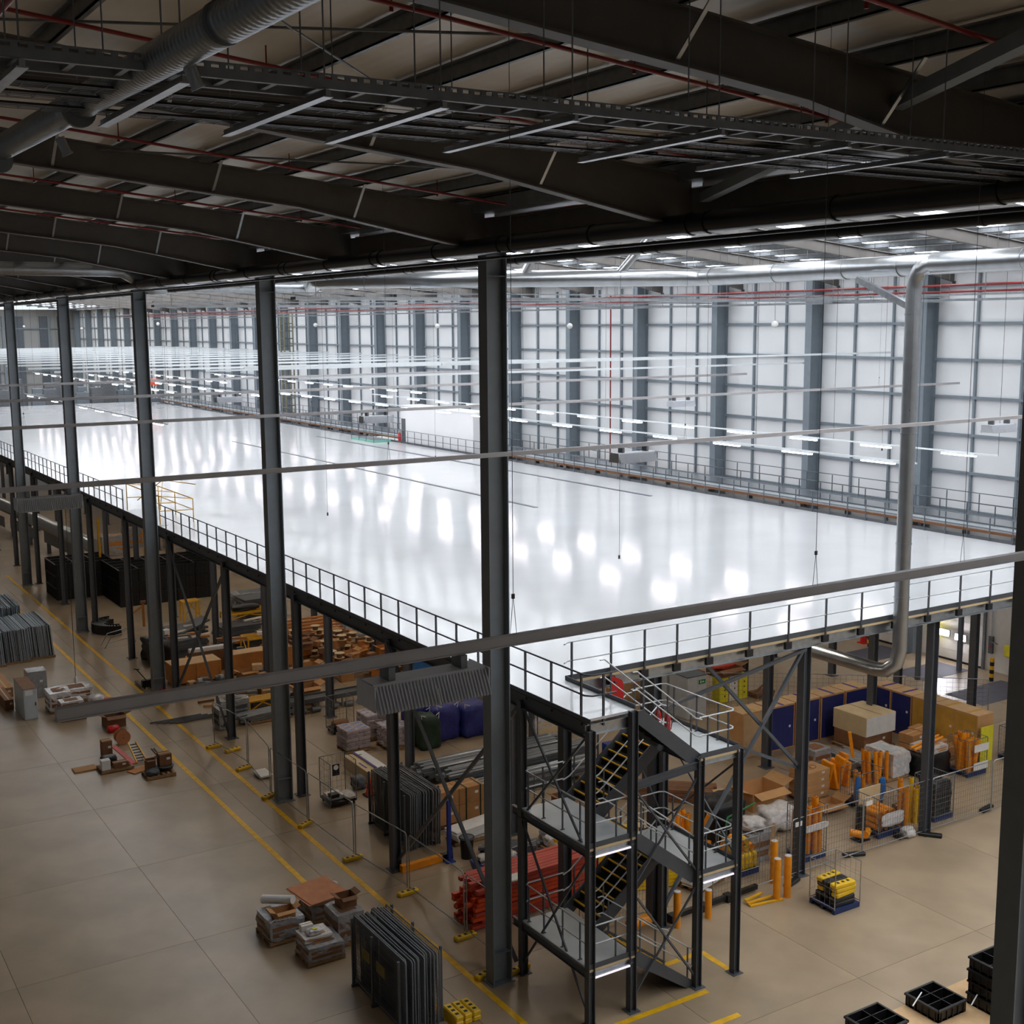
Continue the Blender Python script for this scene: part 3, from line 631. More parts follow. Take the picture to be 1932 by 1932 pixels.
# long trays along the far bay, just under the duct, with rows of drop rods
for k, (x, z) in enumerate(((46.5, 18.9), (49.0, 19.2))):
    t = thing('long_cable_tray', '%s long bright cable tray under the far roof' % ['lower', 'upper'][k], 'cable tray', (x, 20, z))
    MB().box((0, 70, 0), (0.5, 140, 0.1)).build('tray', 'galv', t)
    m_rod = MB().tube((0, 0, 0), (0, 0, ztop(x)-z), 0.012, 4).mesh('drop_rod', 'galv_dull')
    for q in range(60): place('drop_rod', m_rod, t, (0.2*(-1)**q, 2.2*q, 0))
# white globes hung in the upper hall
for k, (px, py) in enumerate(((825, 615), (1075, 615), (1462, 612), (595, 613), (154, 620), (45, 616), (298, 611))):
    p = onx(px, py, 50.0) if k < 4 else onx(px, py, 44.0)
    t = thing('hanging_globe', 'small white globe on a wire, %s along the white wall' % ORD[k], 'globe', p, 0, 'hanging globes')
    MB().lathe([(0.02, -0.2), (0.12, -0.16), (0.19, -0.06), (0.2, 0), (0.19, 0.06), (0.12, 0.16), (0.02, 0.2)], n=12).build('globe', 'white_board', t)
    MB().tube((0, 0, 0.2), (0, 0, ztop(p.x)-p.z), 0.012, 4).build('wire', 'steel_grey', t)
# pendant wires
for k, (x, y, z) in enumerate(((27.5, 36.5, 9.4), (22.6, 52.0, 9.5), (46.0, 40.5, 12.0), (38.0, 70.0, 9.6))):
    tag(MB().tube((0, 0, 0), (0, 0, ztop(x)-z), 0.006, 4).box((0, 0, 0), (0.06, 0.04, 0.14)).build('pendant_switch', 'print_black', None, (x, y, z)), '%s black pendant control hanging above the deck' % ORD[k], 'pendant')
# ================================================================= BUILDERS FOR THE STORED GOODS
def proj(p):
    v = V3(p)-EYE; w = v.dot(FWD); return 966+F*v.dot(RT)/w, 966-F*v.dot(UP)/w
def span(base, axis, target):                     # how far along an axis until the photo column is reached
    lo, hi = 0.0, 30.0; d = V3((1, 0, 0)) if axis == 'x' else V3((0, 1, 0))
    for _ in range(40):
        q = (lo+hi)/2; x = proj(base+d*q)[0]
        if (x < target) == (axis == 'x'): lo = q
        else: hi = q
    return lo
def PB(n, rx, lx, ty, z0=0.0, sx=None, sy=None, sz=None):
    b = G(n[0], n[1], z0)
    sx = sx or span(b, 'x', rx); sy = sy or span(b, 'y', lx); sz = sz or zat(b.x, b.y, ty)-z0
    return V3((b.x+sx/2, b.y+sy/2, z0)), (sx, sy, max(sz, 0.05))
def carton(label, loc, d, mt='card', rz=0.0, group=None, tape='card_light', name='carton', sticker=True, flaps=False, cat='box'):
    t = thing(name, label, cat, loc, rz, group)
    if flaps:
        MB().box((0, 0, 0.01), (d[0], d[1], 0.02)).box((-d[0]/2, 0, d[2]/2), (0.012, d[1], d[2])).box((d[0]/2, 0, d[2]/2), (0.012, d[1], d[2])).box((0, -d[1]/2, d[2]/2), (d[0], 0.012, d[2])).box((0, d[1]/2, d[2]/2), (d[0], 0.012, d[2])).build('body', mt, t)
        for s_ in (-1, 1): MB().bar((s_*d[0]/2, 0, d[2]), (s_*(d[0]/2+d[0]*0.3), 0, d[2]+d[0]*0.12), d[1]*0.95, 0.01).build('flap', mt, t)
        MB().bar((0, -d[1]/2, d[2]), (0, -d[1]*0.85, d[2]-d[1]*0.1), d[0]*0.95, 0.01).build('flap', mt, t)
    else:
        MB().box((0, 0, d[2]/2), d, ch=min(0.015, d[2]*0.05)).build('body', mt, t)
        if tape:
            if d[0] >= d[1]: MB().box((0, 0, d[2]+0.002), (d[0]*0.995, 0.06, 0.004)).build('tape', tape, t)
            else: MB().box((0, 0, d[2]+0.002), (0.06, d[1]*0.995, 0.004)).build('tape', tape, t)
        if sticker: MB().box((d[0]*0.2, -d[1]/2-0.002, d[2]*0.62), (min(0.14, d[0]*0.3), 0.004, min(0.1, d[2]*0.3))).build('sticker', 'white_board', t)
    return t
def carton_px(label, n, rx, lx, ty, mt='card', z0=0.0, sx=None, sy=None, sz=None, **k):
    loc, d = PB(n, rx, lx, ty, z0, sx, sy, sz); return carton(label, loc, d, mt, **k)
PAL = {}
def pallet(label, loc, sx=1.2, sy=1.0, mt='pallet_wood', rz=0.0, group='pallets on the warehouse floor'):
    t = thing('pallet', label, 'pallet', loc, rz, group)
    key = (round(sx, 2), round(sy, 2), mt)
    if key not in PAL:
        PAL[key] = (MB().box((0, 0, 0), (0.11, sy, 0.022)).mesh('deck_board', mt), MB().box((0, 0, 0), (sx, 0.1, 0.078)).mesh('bearer', mt), MB().box((0, 0, 0), (sx, 0.1, 0.022)).mesh('runner', mt))
    a, b, c_ = PAL[key]
    n = max(4, int(sx/0.17))
    for k in range(n): place('deck_board', a, t, (-sx/2+0.055+(sx-0.11)*k/(n-1), 0, 0.133))
    for y in (-sy/2+0.05, 0, sy/2-0.05): place('bearer', b, t, (0, y, 0.083)); place('runner', c_, t, (0, y, 0.033-0.022))
    return t
def lump_mesh(name, mt, d, p=5.0, noise=0.04, seed=1, n=7):
    r = random.Random(seed); ph = [(r.uniform(0, 6.28), r.uniform(-6, 6), r.uniform(-6, 6), r.uniform(-6, 6)) for _ in range(7)]
    rad = 0.06 if p >= 7 else 0.16 if p >= 5 else 0.3 if p >= 4 else 0.55 if p >= 3 else 0.8
    idx = {}; vs = []; fs = []
    def vert(i, j, k):
        if (i, j, k) in idx: return idx[(i, j, k)]
        q = V3((2*i/n-1, 2*j/n-1, 2*k/n-1)); c_ = V3([max(-1+rad, min(1-rad, e)) for e in q]); o = q-c_
        if o.length > 1e-6: q = c_+o.normalized()*rad*min(1.0, o.length/rad*1.0 if sum(abs(e) > 1e-6 for e in o) == 1 else 1.0)
        f = sum(math.sin(w[0]+w[1]*q.x+w[2]*q.y+w[3]*q.z) for w in ph)/3.0
        f += 0.5*sum(math.sin(w[0]*2+2.6*w[2]*q.x+2.6*w[3]*q.y+2.6*w[1]*q.z) for w in ph[:4])/2.0
        q = q*(1+min(noise*1.3*f, 0.06))
        vs.append((q.x*d[0]/2, q.y*d[1]/2, max(0.0, (q.z+1)*d[2]/2))); idx[(i, j, k)] = len(vs)-1; return len(vs)-1
    for a_ in range(n):
        for b_ in range(n):
            for s_, rev in ((0, True), (n, False)):
                for F4 in ([(s_, a_, b_), (s_, a_+1, b_), (s_, a_+1, b_+1), (s_, a_, b_+1)], [(a_, s_, b_), (a_, s_, b_+1), (a_+1, s_, b_+1), (a_+1, s_, b_)], [(a_, b_, s_), (a_+1, b_, s_), (a_+1, b_+1, s_), (a_, b_+1, s_)]):
                    f4 = [vert(*e) for e in F4]; fs.append(f4[::-1] if rev else f4)
    mb = MB(); mb._add(vs, fs, p < 7); return mb.mesh(name, mt)
def lump(name, label, cat, loc, d, mt, p=5.0, noise=0.04, seed=1, group=None, rz=0.0):
    o = place(name, lump_mesh(name, mt, d, p, noise, seed), None, loc, rz); return tag(o, label, cat, group)
def wrapped(label, loc, d, mt='wrap_grey', inner='card_dark', seed=1, rz=0.0, group=None):
    t = thing('wrapped_load', label, 'load', loc, rz, group)
    place('film', lump_mesh('film', mt, (d[0]*1.02, d[1]*1.02, d[2]), 9, 0.025, seed), t)
    MB().box((0, 0, d[2]*0.995), (d[0]*0.6, d[1]*0.6, 0.03)).build('top_sheet', inner, t)
    for z in (0.3, 0.62): MB().box((0, -d[1]*0.508, d[2]*z), (d[0]*0.85, 0.02, d[2]*0.2)).build('box_face', inner, t); MB().box((-d[0]*0.508, 0, d[2]*z), (0.02, d[1]*0.85, d[2]*0.2)).build('box_face', inner, t)
    return t
def crate_black(label, loc, d=(1.2, 1.0, 0.8), cells=(1, 1), group=None, rz=0.0, mt='black_plastic'):
    t = thing('plastic_crate', label, 'crate', loc, rz, group); w = 0.03
    MB().box((0, 0, 0.03), (d[0], d[1], 0.06)).box((-d[0]/2+w/2, 0, d[2]/2), (w, d[1], d[2])).box((d[0]/2-w/2, 0, d[2]/2), (w, d[1], d[2])).box((0, -d[1]/2+w/2, d[2]/2), (d[0], w, d[2])).box((0, d[1]/2-w/2, d[2]/2), (d[0], w, d[2])).build('shell', mt, t)
    rb = MB()
    for k in range(5):
        rb.box((-d[0]/2+d[0]*(k+0.5)/5, -d[1]/2-0.012, d[2]/2), (0.03, 0.024, d[2]*0.92)).box((-d[0]/2-0.012, -d[1]/2+d[1]*(k+0.5)/5, d[2]/2), (0.024, 0.03, d[2]*0.92))
    rb.build('ribs', mt, t)['kind'] = 'stuff'
    MB().box((0, -d[1]/2-0.01, d[2]-0.03), (d[0]+0.05, 0.05, 0.05)).box((0, d[1]/2+0.01, d[2]-0.03), (d[0]+0.05, 0.05, 0.05)).box((-d[0]/2-0.01, 0, d[2]-0.03), (0.05, d[1]+0.05, 0.05)).box((d[0]/2+0.01, 0, d[2]-0.03), (0.05, d[1]+0.05, 0.05)).build('rim', mt, t)
    for k in range(1, cells[0]): MB().box((-d[0]/2+d[0]*k/cells[0], 0, d[2]/2), (0.02, d[1], d[2]*0.96)).build('divider', mt, t)
    for k in range(1, cells[1]): MB().box((0, -d[1]/2+d[1]*k/cells[1], d[2]/2), (d[0], 0.02, d[2]*0.96)).build('divider', mt, t)
    return t
CLONES = {}
def crate_copy(key, label, loc, group, **k):
    if key not in CLONES: CLONES[key] = crate_black(label, loc, group=group, **k); return CLONES[key]
    return clone(CLONES[key], loc, k.get('rz', 0.0), label, group)
def tube_thing(name, label, cat, p, q, r, mt, group=None, n=14, rim=None):
    t = thing(name, label, cat, p, 0, group); v = V3(q)-V3(p)
    MB().tube((0, 0, 0), v, r, n).build('tube', mt, t)
    MB().tube(v*0.97, v*1.004, r*1.04, n).tube((0, 0, 0), v*0.02, r*1.04, n).build('end_collar', rim or mt, t)
    return t
def mesh_cage(label, loc, d, post='galv_dull', base='pallet_blue', sides='LRFB', rz=0.0, step=0.11, group='wire cages', wheels=False, name='wire_cage'):
    t = thing(name, label, 'cage', loc, rz, group); hx, hy, H = d[0]/2, d[1]/2, d[2]; z0 = 0.16
    if wheels:
        MB().box((0, 0, 0.17), (d[0], d[1], 0.05)).build('base', base, t)
        for sx in (-1, 1):
            for sy in (-1, 1): MB().tube((sx*(hx-0.08)-0.02, sy*(hy-0.08), 0.07), (sx*(hx-0.08)+0.02, sy*(hy-0.08), 0.07), 0.065, 10).build('castor', 'black_plastic', t)
    else:
        MB().box((0, 0, 0.14), (d[0], d[1], 0.03)).build('base_deck', base, t)
        for y in (-hy+0.05, 0, hy-0.05): MB().box((0, y, 0.065), (d[0], 0.1, 0.12)).build('skid', base, t)
    for sx in (-1, 1):
        for sy in (-1, 1): MB().tube((sx*hx, sy*hy, z0), (sx*hx, sy*hy, H), 0.018, 6).build('upright', post, t)
    S = {'F': ((-hx, -hy), (hx, -hy)), 'B': ((-hx, hy), (hx, hy)), 'L': ((-hx, -hy), (-hx, hy)), 'R': ((hx, -hy), (hx, hy))}
    for s_ in sides:
        (ax, ay), (bx, by) = S[s_]; w = math.hypot(bx-ax, by-ay)
        MB().pipe([(ax, ay, H), (bx, by, H)], 0.016, 6).build('top_bar', post, t); MB().pipe([(ax, ay, z0+0.05), (bx, by, z0+0.05)], 0.016, 6).build('bottom_bar', post, t)
        mb = MB(); n = int(w/step); e = (0.006, 0.006)
        for k in range(1, n): x, y = ax+(bx-ax)*k/n, ay+(by-ay)*k/n; mb.box((x, y, (H+z0)/2), (e[0], e[1], H-z0))
        for k in range(1, int((H-z0)/(step*1.6))):
            z = z0+k*step*1.6; mb.bar((ax, ay, z), (bx, by, z), 0.006, 0.006)
        mb.build('mesh_side', post, t)['kind'] = 'stuff'
    return t
def fence_panel(label, a, b, h=2.0, group='temporary mesh fence panels', foot='black_plastic', solid=False, step=0.12, name='mesh_fence', lean=0.0):
    a, b = V3(a), V3(b); t = thing(name, label, 'fence', a, 0, group); d = b-a; L = V3((lean, 0, 0))
    MB().pipe([(0, 0, 0.06), V3((0, 0, h-0.08))+L, d*0.025+V3((0, 0, h))+L, d*0.975+V3((0, 0, h))+L, d+V3((0, 0, h-0.08))+L, d+V3((0, 0, 0.06))], 0.02, 6).tube(V3((0, 0, 0.14)), d+V3((0, 0, 0.14)), 0.018, 6).build('frame', 'galv', t)
    if solid: return t
    mb = MB(); n = int(d.length/step)
    for k in range(1, n): p = d*(k/n); mb.bar(p+V3((0, 0, 0.14)), p+V3((0, 0, h))+L, 0.005, 0.005)
    for k in range(1, 9): z = 0.14+(h-0.14)*k/9; mb.bar(V3((0, 0, z))+L*(k/9), d+V3((0, 0, z))+L*(k/9), 0.006, 0.006)
    mb.build('mesh_infill', 'galv_dull', t)['kind'] = 'stuff'
    return t
def foot_block(label, loc, mt, rz=0.0, d=(0.7, 0.24, 0.14), group='fence feet'):
    t = thing('ballast_block', label, 'ballast block', loc, rz, group)
    MB().box((0, 0, d[2]/2), d, ch=0.03).build('block', mt, t)
    for x in (-0.2, 0, 0.2): MB().box((x, 0, d[2]+0.002), (0.09, 0.1, 0.006)).build('socket', 'print_black', t)
    return t
def panel_pack(label, loc, n, L, h, th, mt, dx, group=None, lean=0.0, cat='panels', name='panel_pack', jag=0.05):
    t = thing(name, label, cat, loc, 0, group); me = MB().box((0, L/2, h/2), (th, L, h)).box((0.3*th, L/2, h-0.01), (th*1.5, L, 0.02)).mesh('panel', mt)
    r = random.Random(n*7+int(L*10))
    for k in range(n): place('panel', me, t, (k*dx, r.uniform(-jag, jag), 0), rot=(0, lean+r.uniform(-0.012, 0.012), 0), scale=(1, 1, 1+r.uniform(-0.012, 0.03)))
    return t
def slab_stack(label, loc, d, n, mt, rz=0.0, group=None, jit=0.05, name='sheet_stack', cat='stack', part='sheet', gap=0.012):
    t = thing(name, label, cat, loc, rz, group); h = d[2]/n; me = MB().box((0, 0, h/2), (d[0], d[1], h-gap)).mesh(part, mt); r = random.Random(n*13+int(d[0]*100))
    for k in range(n): place(part, me, t, (r.uniform(-jit, jit), r.uniform(-jit, jit), h*k), r.uniform(-jit, jit)*0.5)
    return t
def bar_bundle(label, loc, L, nx, nz, w, h, mt, axis='x', group=None, jit=0.15, rz=0.0, name='bar_bundle', cat='bars', part='bar', hollow=False, mats=None):
    t = thing(name, label, cat, loc, rz, group); r = random.Random(nx*31+nz*7+int(L*9))
    mk = (lambda m_: MB().box((0, 0, h/2), (L, w*0.9, h*0.88) if axis == 'x' else (w*0.9, L, h*0.88)).mesh(part, m_)) if not hollow else (lambda m_: MB().tube((-L/2, 0, h/2), (L/2, 0, h/2), w*0.47, 10).mesh(part, m_) if axis == 'x' else MB().tube((0, -L/2, h/2), (0, L/2, h/2), w*0.47, 10).mesh(part, m_))
    mes = [mk(q) for q in (mats or [mt])]
    for k in range(nz):
        for j in range(nx - (k if hollow else 0)*0):
            o = (j-(nx-1)/2)*w; e = r.uniform(-jit, jit)
            place(part, mes[r.randrange(len(mes))], t, (e, o, k*h) if axis == 'x' else (o, e, k*h), r.uniform(-0.015, 0.015))
    return t
def bags_on_pallet(label, loc, d, layers=4, seed=1):
    pallet('wooden pallet under the %s' % label, loc, d[0], d[1], group='pallets under bag stacks')
    t = thing('bag_stack', label, 'bags', (loc[0], loc[1], loc[2]+0.145), 0, 'stacks of cement bags'); r = random.Random(seed); h = (d[2]-0.145)/layers
    m1 = lump_mesh('bag', 'bag_paper', (d[0]/2*1.04, d[1]/3*1.04, h*1.12), 4, 0.05, seed); m2 = lump_mesh('bag', 'bag_paper', (d[0]/3*1.04, d[1]/2*1.04, h*1.12), 4, 0.05, seed+1)
    pr = MB().box((0, 0, 0), (d[0]/2*0.6, d[1]/3*0.5, 0.008)).mesh('print', 'bag_blue')
    for k in range(layers):
        for i in range(2 if k % 2 == 0 else 3):
            for j in range(3 if k % 2 == 0 else 2):
                nx, ny = (2, 3) if k % 2 == 0 else (3, 2)
                b = place('bag', m1 if k % 2 == 0 else m2, t, (-d[0]/2+d[0]*(i+0.5)/nx+r.uniform(-0.02, 0.02), -d[1]/2+d[1]*(j+0.5)/ny+r.uniform(-0.02, 0.02), k*h))
                if k == layers-1: place('print', pr, b, (0, 0, h*1.1), rz=0 if nx == 2 else math.pi/2)
    return t
mat('bag_paper', (172, 158, 160), 0.5, var=0.12, scale=6, rand=0.08)
mat('bag_blue', (70, 120, 190), 0.5, var=0.1)

def board_bunch(label, loc, n, d, mt, seed, group=None, tilt=0.2, cat='rails'):
    t = thing('board_bunch', label, cat, loc, 0, group); q = random.Random(seed); me = MB().box((0, 0, d[2]/2), d, ch=0.02).mesh('board', mt)
    for k in range(n): place('board', me, t, ((k-n/2)*d[0]*1.25+q.uniform(-0.03, 0.03), q.uniform(-0.2, 0.2), 0), rot=(q.uniform(-tilt, tilt), q.uniform(-tilt*0.6, tilt*0.6), q.uniform(-0.3, 0.3)), scale=(1, 1, q.uniform(0.75, 1.1)))
    return t
# ================================================================= LEFT AISLE
mat('ochre_dull', (110, 96, 40), 0.7)
gz = G(56, 1246)
for k, (x, y, n, lb) in enumerate(((12.75, 70.1, 22, 'upright pack of long zinc trays, right end of the front row by the aisle line'), (11.45, 69.8, 20, 'upright pack of long zinc trays, middle of the front row'), (10.1, 69.5, 20, 'upright pack of long zinc trays at the picture edge, front row'),
                                    (11.9, 74.6, 24, 'upright pack of long zinc trays standing in the row behind'), (10.2, 74.4, 22, 'upright pack of long zinc trays at the picture edge, row behind'))):
    MB_ = MB().box((0.6, 1.9, 0.06), (1.3, 3.9, 0.12)).build('timber_bearer', 'pallet_wood', None, (x, y, 0)); tag(MB_, 'timber bearer under %s' % lb.replace('upright pack of long ', '').replace('standing ', ''), 'timber')
    panel_pack(lb, (x, y, 0.12), n, 3.8, 1.72 if k < 3 else 2.0, 0.03, 'zinc_panel', 1.25/n, 'packs of zinc trays', lean=-0.07 if k < 3 else 0.0, jag=0.12)
# cabinet and wrapped goods at the left edge
loc, d = PB((47, 1360), 73, 29, 1302)
cb = thing('steel_cabinet', 'tall grey steel cabinet beside the wrapped pallets', 'cabinet', loc)
MB().box((0, 0, d[2]/2), d, ch=0.02).build('body', 'grey_cabinet', cb); MB().box((0, 0, d[2]+0.006), (d[0]*1.01, d[1]*1.01, 0.02)).build('lid', 'card_dark', cb)
MB().box((0, -d[1]/2-0.006, d[2]*0.5), (d[0]*0.9, 0.012, d[2]*0.92)).build('door', 'grey_cabinet', cb); MB().box((-0.05, -d[1]/2-0.014, d[2]*0.88), (0.34, 0.006, 0.24)).build('notice', 'white_board', cb); MB().box((d[0]*0.35, -d[1]/2-0.03, d[2]*0.5), (0.03, 0.04, 0.16)).build('handle', 'black_plastic', cb)
carton_px('low brown carton in front of the grey cabinet', (10, 1341), 27, -8, 1322, 'card_dark'); carton_px('pale-topped carton at the left picture edge', (0, 1318), 26, -20, 1300, 'card')
l1 = G(96, 1349); wrapped('taller film-wrapped pallet load beside the grey cabinet', l1+V3((0.5, 0.6, 0.15)), (1.0, 1.2, 0.85), 'wrap_pale', seed=3); pallet('wooden pallet under the taller film-wrapped load', l1+V3((0.5, 0.6, 0)), 1.0, 1.2)
l2 = G(107, 1358); carton('flat brown carton wrapped in clear film, front of the wrapped goods', l2+V3((0.65, -0.2, 0)), (1.15, 0.8, 0.62), 'card_dark'); wrapped('low film-wrapped bundle on the flat brown carton', l2+V3((0.62, -0.2, 0.62)), (1.0, 0.7, 0.3), 'wrap_pale', seed=5)
l3 = G(150, 1326); pallet('pallet under the wide film-covered load', l3+V3((-0.1, 0.6, 0)), 1.5, 1.1); wrapped('wide film-covered flat load behind the wrapped bundle', l3+V3((-0.1, 0.6, 0.15)), (1.5, 1.1, 0.55), 'wrap_pale', seed=8)
carton('white carton on top of the load behind the cabinet', G(70, 1330)+V3((0.3, 1.6, 0)), (0.9, 0.9, 1.35), 'wrap_grey')
lump('plastic_sack', 'crumpled white plastic sack on the aisle floor', 'sack', G(182, 1334), (0.7, 0.6, 0.6), 'wrap_pale', 3, 0.12, 4)
lump('red_bundle', 'small dark red bundle beside the white sack', 'bundle', G(205, 1326), (0.5, 0.4, 0.25), 'red_faded', 3, 0.1, 6)
w = G(143, 1300); tg = thing('hanging_tag', 'white tag hanging on a thin wire over the wrapped goods', 'tag', ony(143, 1283, 26.25)); MB().lathe([(0.005, -0.085), (0.026, -0.05), (0.032, 0), (0.026, 0.05), (0.005, 0.085)], n=10).build('tag', 'white_board', tg); MB().tube((0, 0, 0.08), (0, 0, 14.75-tg.location.z), 0.006, 4).build('wire', 'print_black', tg)
# carton, drum and tools in the aisle
carton_px('open brown carton behind the cable drum in the aisle', (201, 1376), 238, 193, 1354, 'card_dark', flaps=True, sy=0.8)
lump('red_bag', 'crumpled red plastic bag in front of the open carton', 'bag', G(214, 1381), (0.5, 0.35, 0.3), 'red_paint', 3, 0.14, 9)
def reel(label, loc, r, w, mt='plywood', axis='y', group='cable reels'):
    t = thing('cable_reel', label, 'reel', loc, 0, group)
    a = V3((0, w/2, 0)) if axis == 'y' else V3((0, 0, w/2)); c0 = V3((0, 0, r)) if axis == 'y' else V3((0, 0, w/2))
    for s_ in (-1, 1): MB().tube(c0+a*s_*0.88, c0+a*s_, r, 20).build('flange', mt, t)
    MB().tube(c0-a*0.88, c0+a*0.88, r*0.55, 16).build('core', 'card_dark', t); MB().tube(c0-a*1.03, c0+a*1.03, r*0.08, 10).build('bore', 'print_black', t)
    return t
p = G(231, 1403); reel('upright brown wooden cable drum in the aisle', p, 0.32, 0.4)
pallet('small pallet carrying the tools in the aisle', G(205, 1458)+V3((0.35, 0.3, 0)), 1.3, 0.9)
pz = G(205, 1458)+V3((0.35, 0.3, 0.145))
carton('white boxed power tool on the small aisle pallet', pz+V3((-0.45, -0.25, 0)), (0.36, 0.3, 0.42), 'white_board'); carton('torn brown carton lying on the small aisle pallet', pz+V3((0.15, -0.2, 0)), (0.6, 0.35, 0.22), 'card_dark')
lump('tool_bag', 'dark canvas tool bag on the small aisle pallet', 'bag', pz+V3((-0.2, 0.2, 0)), (0.6, 0.4, 0.4), 'black_plastic', 4, 0.1, 3); carton('tall brown carton standing at the back of the tools', G(205, 1430)+V3((0, 0.3, 0)), (0.42, 0.4, 0.7), 'card_dark')
carton('flattened brown cardboard sheet beside the tool pallet', G(160, 1452), (0.9, 0.6, 0.06), 'card', tape=None, sticker=False); carton('flat cardboard sheet lying beside the tool pallet', G(240, 1451)+V3((0.35, -0.45, 0)), (0.8, 0.5, 0.05), 'card_orange', rz=0.4, tape=None, sticker=False)
p, q = G(215, 1408, 0.55), G(253, 1441, 0.1); t = thing('red_plank', 'faded pink-red plank propped across the tools', 'plank', p); MB().bar((0, 0, 0), q-p, 0.22, 0.04).build('board', 'red_faded', t)
# step ladder lying by the line
p = G(259, 1443); t = thing('step_ladder', 'yellow step ladder lying beside the crate pallet', 'ladder', p)
for x in (0, 0.42): MB().bar((x, 0, 0.08), (x+(0.05 if x == 0 else -0.05), 1.5, 0.5), 0.05, 0.08).build('stile', 'yellow_paint', t)
for k in range(7): MB().bar((0.02, 0.12+0.2*k, 0.12+0.056*k), (0.4, 0.12+0.2*k, 0.12+0.056*k), 0.07, 0.03).build('rung', 'black_plastic', t)
pb = G(283, 1474)+V3((0.5, 0.5, 0)); pallet('pallet carrying the brown crate by the yellow line', pb, 1.15, 0.95)
pt = pb+V3((0, 0, 0.145)); carton('brown wooden crate with rope handles on the aisle pallet', pt+V3((0.3, 0.15, 0.2)), (0.5, 0.45, 0.5), 'card_dark'); t = thing('pan', 'round dark metal pan on the aisle pallet', 'pan', pt+V3((0.3, 0.1, 0))); MB().lathe([(0.2, 0), (0.3, 0.05), (0.34, 0.18), (0.32, 0.18), (0.28, 0.06)], n=20).build('bowl', 'black_plastic', t); MB().lathe([(0.33, 0.17), (0.36, 0.175), (0.36, 0.19), (0.33, 0.195)], n=20).build('rim', 'steel_dark', t)
lump('cable_coil', 'dark coiled cable heap on the aisle pallet', 'cable', pt+V3((-0.3, -0.2, 0)), (0.55, 0.45, 0.25), 'steel_dark', 2.5, 0.12, 5); carton('small open brown box behind the cable heap', pt+V3((-0.25, 0.27, 0)), (0.36, 0.3, 0.5), 'card_dark', flaps=True)
for k in range(2): tag(MB().tube((0, 0, 0), (0.35, 0.2, -0.5), 0.03, 8).build('steel_tube', 'galv', None, pt+V3((-0.12+0.1*k, 0.5, 0.85))), '%s short steel tube leaning on the crate pallet' % ['upper', 'lower'][k], 'tube')
# red pump by the third column
p = V3((16.72, 59.1, 0)); t = thing('red_crate', 'bright red crate of fittings at the foot of a portal column', 'crate', p); MB().box((0, 0, 0.2), (0.55, 0.4, 0.4), ch=0.02).build('body', 'red_paint', t)
for x in (-0.15, 0.1): MB().tube((x, -0.1, 0.4), (x, -0.1, 0.52), 0.05, 10).build('fitting', 'red_paint', t)
MB().box((0, -0.205, 0.25), (0.4, 0.01, 0.12)).build('slot', 'print_black', t)

# ================================================================= PALLET GROUP IN THE FOREGROUND
bL = V3((12.45, 32.0, 0))
pallet('front wooden pallet of the foreground group by the mesh panels', (13.05, 31.5, 0), 1.15, 1.0); pallet('left wooden pallet of the foreground group', (12.55, 33.3, 0), 1.1, 1.2); pallet('rear wooden pallet of the foreground group under the plywood', (14.2, 33.9, 0), 1.3, 1.2); pallet('right wooden pallet of the foreground group', (14.1, 32.1, 0), 0.9, 1.1)
wrapped('wide low film-wrapped carton load, front of the foreground group', (13.05, 31.5, 0.145), (1.1, 0.98, 0.42), 'wrap_grey', 'card_dark', 2); wrapped('smaller film-wrapped carton tier on the front foreground load', (12.95, 31.65, 0.565), (0.85, 0.7, 0.16), 'wrap_pale', 'card', 4)
lump('film_bundle', 'crumpled clear film bundle with a yellow label on the front load', 'film', (12.9, 31.53, 0.725), (0.45, 0.3, 0.16), 'wrap_pale', 3, 0.15, 12); MBo = MB().box((0, 0, 0), (0.14, 0.1, 0.01)).build('yellow_label', 'lemon_plastic', None, (12.9, 31.5, 0.895)); tag(MBo, 'small yellow label on the clear film bundle', 'label'); carton('white carton on the front foreground load', (12.8, 31.88, 0.725), (0.36, 0.22, 0.18), 'white_board')
wrapped('film-wrapped load of brown boxes, left of the foreground group', (12.55, 33.3, 0.145), (1.05, 1.15, 0.6), 'wrap_grey', 'card_dark', 7); carton('open brown box on the left foreground load', (12.55, 33.0, 0.745), (0.6, 0.4, 0.22), 'card', flaps=True)
tube_thing('film_roll', 'long white roll lying across the left foreground load', 'roll', (12.3, 34.0, 0.93), (12.9, 33.1, 1.12), 0.13, 'white_board')
for k in range(4): tag(MB().pipe([(0, 0, 0), (0.15, 0.03, 0.03), (0.3, -0.02, -0.01)], 0.015, 5).build('strap', 'wrap_pale', None, (12.05+0.14*k, 32.72-0.02*k+0.02, 0.775)), '%s loose white strap on the left foreground load' % ORD[k], 'strap')
wrapped('dark wrapped load under the plywood sheets', (14.2, 33.9, 0.145), (1.2, 1.1, 0.6), 'wrap_grey', 'card_dark', 9)
slab_stack('plywood sheets laid over the rear foreground load', (14.0, 33.9, 0.745), (1.35, 1.5, 0.07), 3, 'plywood', 0.12, part='sheet')
wrapped('tall brown wrapped load next to the mesh panels', (14.1, 32.1, 0.145), (0.85, 1.0, 0.85), 'wrap_grey', 'card_dark', 11); carton('open brown carton on top of the tall wrapped load', (14.2, 32.2, 0.995), (0.5, 0.45, 0.32), 'card_dark', flaps=True)
